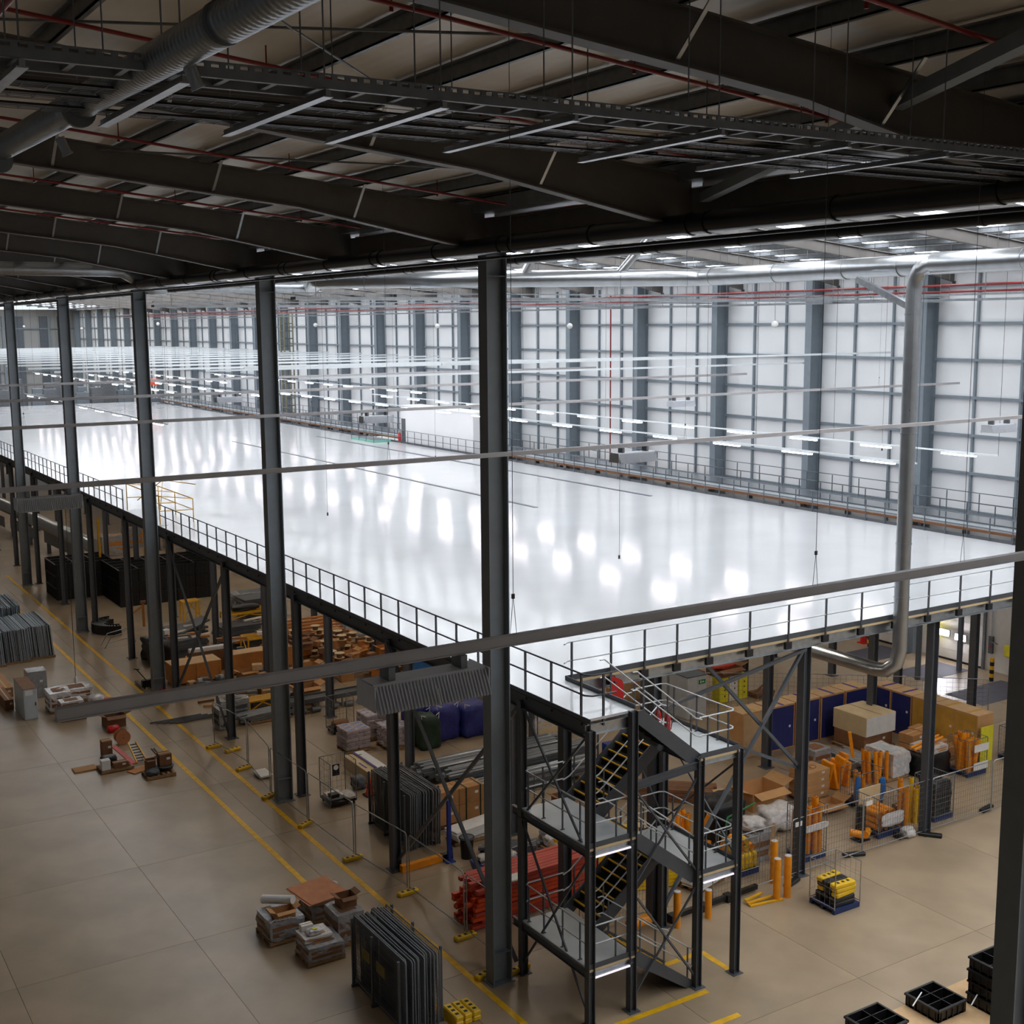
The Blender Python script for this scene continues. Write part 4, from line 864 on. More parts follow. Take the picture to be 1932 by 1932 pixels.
# pack of mesh fence panels standing in a stillage
def fence_pack(label, loc, n, L, h, dx, mt='galv_dull', lean=0.0):
    t = thing('fence_panel_stack', label, 'fence panels', loc, 0, 'packs of mesh fence panels'); r = random.Random(n)
    fr = MB().pipe([(0, 0, 0.02), (0, 0, h-0.05), (0, 0.06, h), (0, L-0.06, h), (0, L, h-0.05), (0, L, 0.02)], 0.02, 5).tube((0, 0, 0.1), (0, L, 0.1), 0.016, 5).tube((0, L*0.5, 0.1), (0, L*0.5, h), 0.014, 5).mesh('panel_frame', 'galv_dull')
    mb = MB()
    for k in range(1, 60): mb.box((0, L*k/60, h/2), (0.006, 0.012, h))
    for k in range(1, 9): mb.box((0, L/2, h*k/9), (0.006, L, 0.012))
    inf = mb.mesh('panel_mesh', 'steel_dark')
    for k in range(n):
        o = place('panel_frame', fr, t, (k*dx, r.uniform(-0.1, 0.1), r.uniform(0, 0.04)), rot=(0, lean+r.uniform(-0.01, 0.01), 0)); place('panel_mesh', inf, o)
    for y in (0.15, L-0.15, L*0.55):
        MB().box((-0.1, y, h*0.5), (0.06, 0.06, h)).box(((n-1)*dx+0.1, y, h*0.5), (0.06, 0.06, h*1.08)).box(((n-1)*dx/2, y, 0.04), ((n-1)*dx+0.3, 0.08, 0.08)).build('stillage', 'steel_dark', t)
    return t
fence_pack('tall pack of mesh fence panels standing in the foreground aisle', (13.25, 26.5, 0.0), 13, 3.1, 2.0, 0.085)
fence_pack('pack of mesh fence panels standing under the mezzanine edge', (18.55, 36.5, 0.0), 16, 3.1, 2.0, 0.075, lean=0.03)
for k in range(2): tag(MB().box((0, 0, 0), (0.01, 0.5, 0.3)).build('notice_card', 'ochre_dull', None, (13.1, 27.7-0.9*k+0.8, 1.35)), '%s faded yellow notice on the foreground mesh panels' % ['farther', 'nearer'][k], 'notice')
# yellow feet pile bottom centre
p = G(828, 1925)
for k in range(3):
    for j in range(2): foot_block('yellow fence foot in the pile at the bottom edge', (p.x+0.32+0.26*k, p.y-0.2, 0.14*j), 'yellow_plastic', math.pi/2, (0.75, 0.24, 0.14), 'yellow feet pile')
# barrier line along the aisle with yellow feet
fx = [(16.54, 51.06), (16.85, 47.7), (16.45, 44.1), (16.6, 40.8), (16.75, 37.1), (17.1, 33.8), (17.2, 30.3), (16.85, 27.4)]
for k in range(len(fx)-1):
    (x0, y0), (x1, y1) = fx[k], fx[k+1]
    if k == 6: x1, y1 = 17.25, 27.95
    fence_panel('low tubular barrier along the aisle, %s from the stair end' % ORD[len(fx)-2-k], (x1, y1+0.08, 0.05), (x0, y0-0.08, 0.05), 1.9, 'aisle barriers', step=0.9, name='aisle_barrier', solid=True)
for k, (px, py, a) in enumerate(((404, 1407, 0.2), (439, 1414, 0.2), (460, 1448, 0.35), (508, 1501, 0.45), (577, 1554, 0.5), (666, 1619, 0.0), (770, 1684, 0.05), (878, 1767, 0.05), (915, 1838, 0.3), (980, 1828, 0.2))):
    foot_block('yellow fence foot on the aisle line, %s from the far end' % ORD[k], G(px, py+3), 'yellow_plastic', a, (0.72, 0.22, 0.13), 'yellow feet along the aisle')
# ================================================================= STORES UNDER THE MEZZANINE, LEFT HALF
# black pallet boxes far back
k = 0
for (ox, oy, nx, ny, nz, lb) in ((17.9, 85.4, 3, 3, 3, 'black pallet box, left block'), (20.9, 80.9, 5, 4, 3, 'black pallet box, wide block')):
    for i in range(nx):
        for j in range(ny):
            for z in range(nz):
                if i and j and z < nz-1: continue
                crate_copy('pb', lb+', %s tier, column %s, %s deep' % (['bottom', 'middle', 'top'][z], ['one', 'two', 'three', 'four', 'five'][i], ['front', 'second', 'third', 'fourth'][j]), (ox+1.25*i, oy+1.1*j, 0.82*z), 'black pallet boxes under the mezzanine', d=(1.2, 1.05, 0.81))
# long silver duct lying under the deck behind the boxes
dz = thing('ground_duct', 'long silver conveyor duct shining behind the black boxes', 'duct', (21.5, 92, 2.2)); MB().tube((0, 0, 0), (-2.6, 36, 0.4), 0.55, 18).build('duct', 'duct_spiral', dz)
for q in range(7): MB().box((-0.4*q, 1+5.2*q, -1.2), (0.3, 0.1, 2.0)).build('stand', 'steel_dark', dz)
for q in range(3): MB().bar((-0.9*q-0.6, 3+9*q, -0.75), (-0.9*q-1.2, 11+9*q, -0.7), 0.04, 0.9).build('side_panel', 'galv_dull', dz)
# curved conveyor section
t = thing('curved_conveyor', 'curved black conveyor section on the floor by the far posts', 'conveyor', G(212, 1196)+V3((0.6, 1.0, 0)))
for r_, h in ((1.5, 0.55), (0.75, 0.5)):
    mb = MB()
    for q in range(14):
        a, b = math.radians(95+12*q), math.radians(95+12*(q+1)); mb.bar((r_*math.cos(a), r_*math.sin(a), h/2), (r_*math.cos(b), r_*math.sin(b), h/2), 0.05, h)
    mb.build('side_guard', 'black_plastic', t)
for q in range(14):
    a = math.radians(100+12*q); MB().tube((0.8*math.cos(a), 0.8*math.sin(a), 0.42), (1.45*math.cos(a), 1.45*math.sin(a), 0.42), 0.04, 6).build('roller', 'galv_dull', t)
t = thing('steel_trestle', 'grey tubular trestle frame in front of the curved conveyor', 'frame', G(225, 1222)); MB().pipe([(-0.8, 0, 0.05), (-0.4, 0, 0.7), (0.9, 0.6, 0.75), (1.1, 0.6, 0.05)], 0.03, 6).pipe([(-0.8, 0.9, 0.05), (-0.4, 0.9, 0.7), (0.9, 1.4, 0.75)], 0.03, 6).pipe([(-0.6, 0, 0.35), (1.0, 0.6, 0.4)], 0.025, 6).build('frame', 'galv', t)
lump('tarpaulin_heap', 'black tarpaulin-covered machine behind the third portal column', 'cover', (18.4, 65.9, 0), (1.15, 2.4, 1.3), 'black_plastic', 4, 0.14, 21)
t = thing('pallet_truck', 'hand pallet truck parked beside the third portal column', 'pallet truck', G(272, 1302))
MB().bar((0, 0.3, 0.12), (0, 1.4, 0.12), 0.16, 0.07).bar((0.4, 0.3, 0.12), (0.4, 1.4, 0.12), 0.16, 0.07).build('fork', 'steel_dark', t); MB().box((0.2, 0.2, 0.28), (0.5, 0.25, 0.35)).build('pump', 'black_plastic', t); MB().bar((0.2, 0.15, 0.4), (-0.35, -0.1, 1.15), 0.04, 0.04).tube((-0.45, 0, 1.15), (-0.25, -0.2, 1.15), 0.025, 6).build('handle', 'black_plastic', t)
for q in (0.05, 0.35): MB().tube((q, 0.2, 0.09), (q+0.06, 0.2, 0.09), 0.09, 12).build('wheel', 'black_plastic', t)
# stacks of grey conveyor panels
S = [((21.0, 69.5), (2.2, 1.6, 0.75), 6, 0.1), ((24.0, 69.0), (2.4, 1.5, 0.6), 5, -0.05), ((20.2, 66.5), (1.9, 1.4, 0.9), 7, 0.2), ((23.2, 66.0), (2.2, 1.3, 0.5), 5, 0.05), ((26.8, 72.5), (2.6, 1.6, 1.3), 8, 0.02)]
for i, ((x, y), d, n, a) in enumerate(S):
    pallet('wooden pallet under the %s stack of grey panels' % ORD[i], (x, y, 0), d[0], d[1], rz=a); slab_stack('stack of dark grey conveyor panels, %s among the junk by the third column' % ORD[i], (x, y, 0.145), d, n, 'steel_dark', a, 'stacks of grey panels', 0.12)
o = MB().box((0, 0, 0), (2.6, 0.9, 0.08)).build('loose_sheet', 'steel_dark', None, (20.6, 67.6, 1.25)); o.rotation_euler = (0.1, -0.28, 0.2); tag(o, 'long dark panel tilted across the grey panel stacks', 'sheet')
# galvanised ribbed mats
t = thing('roller_bed', 'short roller conveyor bed lying among the junk', 'conveyor', (21.6, 63.9, 0.3)); MB().box((0, -0.45, 0), (2.2, 0.05, 0.14)).box((0, 0.45, 0), (2.2, 0.05, 0.14)).build('side_rail', 'galv_dull', t)
for q in range(16): MB().tube((-1.0+0.13*q, -0.43, 0.03), (-1.0+0.13*q, 0.43, 0.03), 0.03, 6).build('roller', 'galv', t)
MB().box((-0.8, 0, -0.19), (0.08, 0.9, 0.24)).box((0.8, 0, -0.19), (0.08, 0.9, 0.24)).build('leg', 'steel_dark', t)
# yellow work platforms
def platform(label, loc, d, rz=0.0):
    t = thing('work_platform', label, 'platform', loc, rz, 'yellow work platforms'); hx, hy, H = d[0]/2, d[1]/2, d[2]
    for sx in (-1, 1):
        for sy in (-1, 1): MB().box((sx*hx, sy*hy, H/2), (0.07, 0.07, H)).build('leg', 'yellow_paint', t)
    for q in range(5): MB().box((0, -hy+2*hy*q/4, H), (d[0], 0.09, 0.07)).build('slat', 'yellow_paint', t)
    for sx in (-1, 1): MB().box((sx*hx, 0, H-0.02), (0.08, d[1], 0.09)).bar((sx*hx, -hy, H*0.2), (sx*hx, hy*0.4, H*0.9), 0.05, 0.05).build('side_bar', 'yellow_paint', t)
    MB().bar((-hx, -hy, H*0.25), (hx*0.2, -hy, H*0.95), 0.05, 0.05).bar((hx, -hy, H*0.25), (-hx*0.2, -hy, H*0.95), 0.05, 0.05).build('brace', 'yellow_paint', t)
    return t
platform('tall yellow slatted work platform between the junk and the crates', (23.5, 63.6, 0), (1.9, 1.2, 1.25)); platform('wide yellow slatted platform carrying coiled belts', (25.0, 70.2, 0.76), (2.6, 1.4, 0.4)); platform('small yellow frame standing by the grey panels', (22.9, 74.2, 0), (1.0, 0.7, 1.3))
lump('belt_coil', 'black coiled belt on the wide yellow platform', 'belt', (25.0, 70.2, 1.2), (1.7, 0.9, 0.35), 'black_plastic', 2.5, 0.15, 33)
wrapped('dark film-wrapped load behind the yellow platform', (27.2, 75.2, 0), (2.6, 1.3, 1.2), 'wrap_grey', 'steel_dark', 14); wrapped('grey film-wrapped cabinet load by the mezzanine edge', (29.6, 65.0, 0), (1.6, 1.1, 1.2), 'wrap_grey', 'grey_cabinet', 15)
t = thing('signal_mast', 'rusty angle-iron mast with a short arm', 'mast', G(252, 1205)); MB().box((0, 0, 1.0), (0.1, 0.1, 2.0)).bar((0, 0, 1.5), (0.6, 0.2, 1.8), 0.08, 0.08).box((0.7, 0.2, 1.3), (0.12, 0.12, 1.4)).build('mast', 'card_orange', t); MB().box((0.7, 0.2, 2.05), (0.3, 0.2, 0.16)).build('head', 'card_dark', t)
# big wooden crates
def crate_wood(label, loc, d, mt='card_orange'):
    t = thing('wooden_crate', label, 'crate', loc, 0, 'large wooden crates'); MB().box((0, 0, d[2]/2+0.1), d, ch=0.01).build('body', mt, t); MB().box((0, 0, d[2]+0.115), (d[0]*1.01, d[1]*1.01, 0.03)).build('lid', 'card_light', t)
    for x in (-d[0]*0.48, 0, d[0]*0.48): MB().box((x, -d[1]/2-0.012, d[2]/2+0.1), (0.1, 0.024, d[2])).build('batten', mt, t)
    for x in (-d[0]*0.4, d[0]*0.4): MB().box((x, 0, 0.05), (0.12, d[1], 0.1)).build('skid', 'pallet_wood', t)
    return t
crate_wood('long orange-brown wooden crate beside the third portal column', (18.95, 61.3, 0), (2.5, 1.3, 0.95)); crate_wood('second long orange-brown crate behind a mezzanine post', (22.4, 63.2, 0), (3.2, 1.0, 0.95)) if False else crate_wood('second long orange-brown crate behind a mezzanine post', (22.55, 61.4, 0), (3.4, 0.9, 1.0))
tag(MB().box((0, 0, 0), (2.3, 0.3, 0.22), ch=0.03).build('white_beam', 'white_board', None, (20.3, 62.6, 1.22)), 'long white boxed beam lying behind the wooden crates', 'beam')
tag(MB().box((0, 0, 0.55), (2.3, 0.5, 1.1)).build('beam_trestle', 'card_dark', None, (20.3, 62.65, 0)), 'brown cardboard support under the white beam', 'support')
# motors and small machines before the crates
for i, (px, py) in enumerate(((378, 1300), (418, 1292), (470, 1285), (495, 1275))):
    p = G(px, py); t = thing('gear_motor', 'grey gear motor in front of the wooden crates, %s from the third column' % ORD[i], 'motor', p, 0.3*i, 'gear motors')
    MB().box((0, 0, 0.2), (0.5, 0.35, 0.4), ch=0.04).build('housing', 'steel_dark', t); MB().tube((0.25, 0, 0.22), (0.6, 0, 0.22), 0.14, 12).build('motor', 'galv_dull', t); MB().box((0, 0, 0.47), (0.2, 0.2, 0.14)).build('terminal_box', 'grey_cabinet', t)
# loose heap of cartons, reels and timber
rr = random.Random(5)
cm = {}
ns = 0
HP = []
def drop(x, y, hx, hy, h, hmax=9.0):            # rest a piece on whatever is already under it
    z = 0.0
    for (u, v, a_, b_, t_) in HP:
        if abs(x-u) < hx+a_-0.06 and abs(y-v) < hy+b_-0.06: z = max(z, t_)
    if z+h > hmax+0.35: return None
    HP.append((x, y, hx, hy, z+h)); return z
def heap(n, x0, x1, y0, y1, base, label, group, mts, sizes, hmax=1.0):
    grid = {}
    for q in range(n):
        x, y = rr.uniform(x0, x1), rr.uniform(y0, y1); w, l, h = rr.choice(sizes); m_ = rr.choice(mts)
        key = (m_, w, l, h)
        a = rr.uniform(-0.35, 0.35); hx, hy = (w*math.cos(a)+l*abs(math.sin(a)))/2, (l*math.cos(a)+w*abs(math.sin(a)))/2
        if any(abs(x-u) < hx+0.22 and abs((y-27.9+4) % 8-4) < hy+0.22 for u in (22.4, 28.45, 35.2)): continue
        z = drop(x, y, hx, hy, h, hmax)
        if z is None: continue
        if key not in cm: cm[key] = carton(label, (x, y, z), (w, l, h), m_, a, group, flaps=(h > 0.3 and rr.random() < 0.5), sticker=False)
        else: clone(cm[key], (x, y, z), a, label, group)
sz = [(0.5, 0.4, 0.3), (0.7, 0.5, 0.4), (0.45, 0.35, 0.25), (0.9, 0.6, 0.45), (0.6, 0.6, 0.5)]
heap(110, 24.6, 28.2, 56.6, 63.3, 0, 'brown carton in the loose heap under the mezzanine', 'cartons in the loose heap', ['card', 'card_dark', 'card_orange'], sz, 1.0)
heap(44, 20.8, 24.2, 56.5, 59.2, 0, 'brown carton in the lower heap behind the long conveyor', 'cartons in the lower heap', ['card', 'card_dark', 'card_light'], sz, 0.9)
for (x_, y_), d_, n_, a_ in S: HP.append((x_, y_, d_[0]/2+0.25, d_[1]/2+0.2, 0.145+d_[2]))
for o_ in ((18.4, 65.9, 0.65, 1.3, 1.3), (23.5, 63.6, 1.0, 0.65, 1.3), (21.6, 63.9, 1.15, 0.55, 0.5), (20.3, 62.65, 1.2, 0.35, 1.4), (25.0, 70.2, 1.4, 0.8, 1.6), (26.9, 65.2, 1.6, 1.6, 1.3)): HP.append(o_)
pz_ = [(0.5, 0.2, 0.12), (0.35, 0.3, 0.18), (0.8, 0.12, 0.1), (0.4, 0.4, 0.25), (1.2, 0.16, 0.08)]
heap(64, 19.2, 25.6, 62.9, 68.6, 0, 'small loose part in the junk around the grey panel stacks', 'loose parts in the junk', ['galv_dull', 'steel_dark', 'card_dark', 'white_board', 'card_orange'], pz_, 1.15)
heap(26, 17.9, 21.4, 56.4, 60.0, 0, 'small loose part on the floor before the wooden crates', 'loose parts before the crates', ['galv_dull', 'steel_dark', 'card_dark', 'card_light'], pz_, 0.5)
for q in range(14):
    x, y = rr.uniform(24.8, 28), rr.uniform(56.8, 63); reel('small cable reel lying on the carton heap', (x, y, drop(x, y, 0.26, 0.26, 0.26)), 0.26, 0.26, 'cream_board', 'z', 'reels on the carton heap')
for q in range(6):
    p = V3((26.9+0.1*q, 63.8+0.55*q, 0.9+0.04*q)); tag(MB().box((0, 0, 0), (3.2, 0.22, 0.09)).build('timber_plank', 'card_orange', None, p), '%s long timber plank stacked behind the carton heap' % ORD[q], 'plank', 'timber planks')
tag(MB().box((0, 0, 0.42), (3.0, 3.0, 0.84)).build('timber_stack', 'card_dark', None, (26.9, 65.2, 0)), 'brown timber stack carrying the long planks', 'timber')
carton('large open brown carton at the right end of the heap', (29.3, 57.6, 0), (1.4, 1.1, 0.85), 'card_dark', flaps=True); carton('big brown carton with folded flaps beside a mezzanine post', (22.4, 54.7, 0), (1.1, 0.8, 0.8), 'card', flaps=True); carton('large plain brown carton near the blue tub', (29.6, 60.3, 0), (1.2, 1.2, 1.3), 'card_dark')
t = thing('blue_tub', 'bright blue plastic tub half hidden behind a post', 'tub', (29.0, 55.0, 0)); MB().prism([(-0.7, 0), (0.7, 0), (0.85, 1.1), (-0.85, 1.1)], 'y', -0.5, 0.5).build('tub', 'blue_bright', t); MB().box((0, 0, 1.12), (1.8, 1.1, 0.06)).build('rim', 'blue_bright', t)
heap(24, 27.5, 31.0, 51.6, 53.8, 0, 'brown carton in the row behind the cement bags', 'cartons behind the cement bags', ['card', 'card_orange'], sz, 1.0)
# long conveyor run lying on blocks
t = thing('long_conveyor', 'long dark conveyor section lying in front of the carton heap', 'conveyor', (22.9, 53.4, 0)); MB().box((0, -0.4, 0.55), (4.2, 0.06, 0.22)).box((0, 0.4, 0.55), (4.2, 0.06, 0.22)).build('side_rail', 'steel_dark', t); MB().box((0, 0, 0.6), (4.1, 0.74, 0.03)).build('belt', 'black_plastic', t)
for x in (-1.9, -0.6, 0.6, 1.9): MB().box((x, -0.38, 0.22), (0.07, 0.06, 0.44)).box((x, 0.38, 0.22), (0.07, 0.06, 0.44)).box((x, 0, 0.08), (0.05, 0.75, 0.05)).build('leg', 'galv_dull', t)
for x in (-1.5, -0.8, 0.1, 0.9, 1.6): MB().tube((x-0.2, -0.5, 0.14), (x+0.2, -0.5, 0.14), 0.13, 10).build('roller_drum', 'galv_dull', t)
pallet('wooden pallet under the long conveyor', (22.2, 53.4, 0.0), 2.2, 0.9) if False else None
# pallet with grey sheet lengths before the fence
for i, (x, y, lb) in enumerate(((19.7, 53.2, 'left'), (20.7, 55.2, 'rear'))):
    pallet('wooden pallet under the %s bundle of grey angle lengths' % lb, (x, y, 0), 2.2, 1.0); bar_bundle('%s bundle of grey angle lengths on a pallet by the aisle' % lb, (x, y, 0.145), 2.4, 6, 3, 0.14, 0.1, 'galv_dull', group='angle bundles', jit=0.3, rz=0.12)
wrapped('blue-grey film-wrapped roll load near the aisle fence', (18.6, 54.4, 0), (1.3, 0.8, 0.9), 'wrap_grey', 'steel_dark', 17); wrapped('dark wrapped machine on the floor near the aisle fence', (17.75, 53.2, 0), (0.75, 1.0, 0.95), 'wrap_grey', 'black_plastic', 18)
platform('low yellow trestle behind the wrapped machine', (20.0, 54.6, 0), (1.3, 0.7, 0.6))
for q in range(5):
    o = tag(MB().tube((-1.2, 0, 0), (1.2, 0, 0), 0.035, 8).build('steel_pole', 'steel_dark', None, (16.2+0.25*q, 55.4-0.16*q, 0.06)), '%s dark steel pole lying on the floor by the aisle line' % ORD[q], 'pole', 'poles by the line')
    o.rotation_euler = (0, 0, 0.02)
# cement bags, roll cage, white boxes, cone
bags_on_pallet('stack of cement bags with blue prints, left of the row', (21.4, 47.2, 0), (1.1, 1.1, 1.0), 5, 1); bags_on_pallet('stack of cement bags behind a mezzanine post', (23.0, 46.6, 0), (1.1, 1.1, 1.0), 5, 2); bags_on_pallet('rear stack of cement bags beside the roll cage', (22.8, 48.2, 0), (1.1, 1.1, 1.15), 5, 3)
def big_bag(label, loc, d, mt, seed):
    t = thing('bulk_bag', label, 'bulk bag', loc, 0, 'bulk bags and bins'); place('sack', lump_mesh('sack', mt, d, 4.5, 0.07, seed), t)
    for sx in (-1, 1):
        for sy in (-1, 1): MB().pipe([(sx*d[0]*0.4, sy*d[1]*0.4, d[2]*0.9), (sx*d[0]*0.42, sy*d[1]*0.42, d[2]*1.08), (sx*d[0]*0.25, sy*d[1]*0.45, d[2]*1.02)], 0.025, 5).build('loop', 'wrap_pale', t)
    return t
big_bag('dark blue bulk bag, left of the pair beside the cement bags', (25.3, 46.4, 0), (1.25, 1.2, 1.55), 'blue_bag', 4); big_bag('dark blue bulk bag, right of the pair beside the green bin', (26.6, 46.2, 0), (1.3, 1.2, 1.45), 'blue_bag', 5); big_bag('dark green bulk bag tied at the top behind a post', (24.15, 45.75, 0), (1.0, 1.0, 1.45), 'green_bag', 6); big_bag('dark green bulk bag next to the first portal column', (28.1, 46.0, 0), (1.2, 1.2, 1.5), 'green_bag', 7); big_bag('narrow tall blue bag behind the tied green bulk bag', (24.1, 46.85, 0), (0.9, 0.9, 1.75), 'blue_bag', 8)
for i, (x, y) in enumerate(((25.4, 48.2), (26.9, 48.0), (28.5, 47.9))): bags_on_pallet('stack of cement bags behind the bulk bags, %s from the aisle' % ORD[i], (x, y, 0), (1.15, 1.1, 1.5), 6, 11+i)
def roll_cage(label, loc, d, rz=0.0):
    return mesh_cage(label, loc, d, 'galv_dull', 'black_plastic', 'LRB', rz, 0.16, 'roll cages', True, 'roll_cage')
rc = roll_cage('wire roll cage near the aisle barrier with a black sign', (18.35, 42.0, 0), (1.05, 1.0, 1.75)); MB().box((0.15, 0.52, 1.1), (0.3, 0.02, 0.45)).build('sign', 'print_black', rc); MB().lathe([(0.1, 0), (0.1, 0.01)], n=14).build('sign_ring', 'white_board', rc, (0.15, 0.505, 1.2)).rotation_euler = (math.pi/2, 0, 0)
carton('flat grey carton in the bottom of the roll cage', (18.2, 42.1, 0.2), (0.6, 0.6, 0.16), 'white_board'); lump('film_heap', 'crumpled clear film in the roll cage', 'film', (18.7, 41.9, 0.2), (0.45, 0.8, 0.16), 'wrap_pale', 3, 0.15, 3); carton('black parts box in the roll cage', (18.05, 41.75, 0.36), (0.35, 0.3, 0.14), 'black_plastic', tape=None, sticker=False)
rc2 = roll_cage('second wire roll cage behind the cement bags', (21.9, 49.7, 0), (1.0, 0.8, 1.6)); lump('sack_in_cage', 'dark sack in the rear roll cage', 'sack', (21.9, 49.7, 0.2), (0.8, 0.5, 0.3), 'card_dark', 3, 0.1, 8)
wb = thing('long_white_box', 'long white and cream box with purple tape by the cone', 'box', (20.55, 44.15, 0)); MB().box((0.2, 0, 0.3), (0.45, 2.4, 0.56), ch=0.01).build('white_half', 'white_board', wb); MB().box((-0.25, 0, 0.26), (0.45, 2.4, 0.52), ch=0.01).build('cream_half', 'cream_board', wb); MB().box((-0.02, 0.1, 0.585), (0.08, 2.2, 0.01)).box((-0.3, -0.3, 0.524), (0.07, 0.7, 0.01)).build('tape', 'purple_tape', wb); MB().box((0, 0, 0.01), (0.8, 2.2, 0.02)).build('base', 'pallet_wood', wb)
MB().box((0.05, 0.75, 0.59), (0.2, 0.05, 0.004)).box((-0.28, 0.55, 0.524), (0.12, 0.05, 0.006)).build('print', 'print_black', wb)
t = thing('traffic_cone', 'red-orange traffic cone by the mesh panel pack', 'cone', (19.65, 42.0, 0)); MB().box((0, 0, 0.03), (0.42, 0.42, 0.06), ch=0.015).build('base', 'black_plastic', t); MB().lathe([(0.16, 0.06), (0.14, 0.12), (0.035, 0.78), (0.03, 0.8)], n=16).build('cone', 'red_orange', t); MB().lathe([(0.118, 0.3), (0.084, 0.52)], n=16).build('sleeve', 'red_paint', t)
wb2 = lump('paper_bundle', 'dark bundle of parts behind the traffic cone', 'bundle', (19.6, 42.9, 0), (0.5, 0.6, 0.5), 'steel_dark', 3, 0.12, 5)
tag(MB().box((0, 0, 0), (0.55, 0.9, 0.05)).box((0, 0, -0.05), (0.5, 0.8, 0.04)).build('white_lid_tray', 'white_board', None, (16.95, 46.3, 0.11)), 'white tray lying behind the second portal column', 'tray')
# racks of long steel sections
for i, (x, y, L, nx, nz) in enumerate(((25.2, 42.1, 6.4, 7, 4), (25.6, 40.6, 6.6, 6, 5), (25.4, 39.3, 6.2, 5, 4))):
    for q in (-2, 2): tag(MB().box((0, 0, 0.09), (0.14, 1.1, 0.18)).build('timber_bearer', 'pallet_wood', None, (x+q, y, 0)), '%s timber bearer under the %s bundle of steel sections' % ('left' if q < 0 else 'right', ORD[i]), 'timber')
    bar_bundle('long bundle of grey steel sections, %s behind the first portal column' % ['rearmost', 'middle', 'front'][i], (x, y, 0.18), L, nx, nz, 0.16, 0.13, 'galv_dull', group='steel section bundles', jit=0.35, mats=['galv_dull', 'steel_grey', 'galv'])
t = thing('bar_cradle', 'low steel cradle with thin upright rods in front of the sections', 'cradle', (23.8, 38.3, 0))
for q in range(7): MB().box((0.45*q-1.2, 0, 0.5), (0.03, 0.03, 1.0)).build('upright', 'steel_dark', t)
MB().box((0.15, 0, 0.95), (3.2, 0.04, 0.04)).box((0.15, 0, 0.3), (3.2, 0.04, 0.04)).build('cross_bar', 'galv_dull', t)
# strapped cartons
pallet('dark wooden pallet under the strapped brown cartons', (21.1, 37.95, 0), 2.2, 0.9, 'card_dark')
for q in range(2):
    for w_ in range(2): carton('strapped brown carton, %s %s of the four behind the column' % (['lower', 'upper'][q], ['left', 'right'][w_]), (20.58+1.05*w_, 37.95, 0.15+0.62*q), (1.04, 0.85, 0.61), 'card', group='strapped cartons')
for x in (20.3, 21.4, 22.0): tag(MB().box((0, -0.435, 0), (0.05, 0.012, 1.24)).box((0, 0.435, 0), (0.05, 0.012, 1.24)).box((0, 0, 0.62), (0.05, 0.88, 0.012)).build('carton_strap', 'green_bag', None, (x, 37.95, 0.77)), 'green strap round the brown cartons, %s' % {20.3: 'left one', 21.4: 'middle one', 22.0: 'right one'}[x], 'strap')
wrapped('narrow film band of wrap round the strapped cartons', (21.1, 37.9, 0.55), (2.2, 0.95, 0.35), 'wrap_pale', 'card', 19) if False else None
carton('small carton lying in front of the strapped cartons', (22.6, 37.1, 0), (0.5, 0.4, 0.3), 'card')
slab_stack('stack of pale boards behind the blue post', (21.0, 36.3, 0.145), (2.0, 0.7, 0.45), 6, 'white_board', 0.15, jit=0.15, part='board'); pallet('pallet under the pale boards', (21.0, 36.3, 0), 1.9, 0.7)
bar_bundle('bundle of dark steel angles beside the black bin', (21.6, 34.7, 0.02), 2.0, 4, 2, 0.16, 0.12, 'steel_dark', jit=0.2, rz=-0.5)
t = thing('blue_post', 'slim blue steel post standing on a base plate', 'post', (19.3, 35.05, 0)); MB().box((0, 0, 1.1), (0.12, 0.12, 2.2)).build('post', 'blue_steel', t); MB().box((0, 0, 0.02), (0.35, 0.3, 0.04)).box((0.1, 0, 0.35), (0.04, 0.06, 0.3)).build('base_plate', 'blue_steel', t)
t = thing('orange_beam', 'orange racking beam with a dark end lying by the blue post', 'beam', (18.35, 35.2, 0)); MB().bar((-0.8, 0, 0.12), (0.75, 0.05, 0.12), 0.2, 0.22).build('beam', 'orange_plastic', t); MB().bar((0.75, 0.05, 0.12), (1.15, 0.06, 0.12), 0.22, 0.24).build('end_shoe', 'black_plastic', t)
t = thing('waste_bin', 'black round bin beside the first portal column', 'bin', G(881, 1618)); MB().lathe([(0.2, 0), (0.24, 0.7), (0.26, 0.72), (0.26, 0.76), (0.22, 0.76), (0.2, 0.1)], n=18).build('drum', 'black_plastic', t); MB().lathe([(0.265, 0.7), (0.275, 0.71), (0.275, 0.74), (0.265, 0.75)], n=18).build('rim', 'steel_dark', t)
t = thing('blue_cart', 'low blue tub with scrap foil behind the portal column', 'tub', (20.3, 33.6, 0)); MB().prism([(-0.7, 0.08), (0.7, 0.08), (0.8, 0.4), (-0.8, 0.4)], 'y', -0.45, 0.45).build('tub', 'blue_steel', t); place('scrap', lump_mesh('scrap', 'wrap_pale', (1.3, 0.7, 0.25), 3, 0.2, 5), t, (0, 0, 0.36)); MB().box((0, 0, 0.04), (1.4, 0.8, 0.08)).build('skid', 'pallet_wood', t)
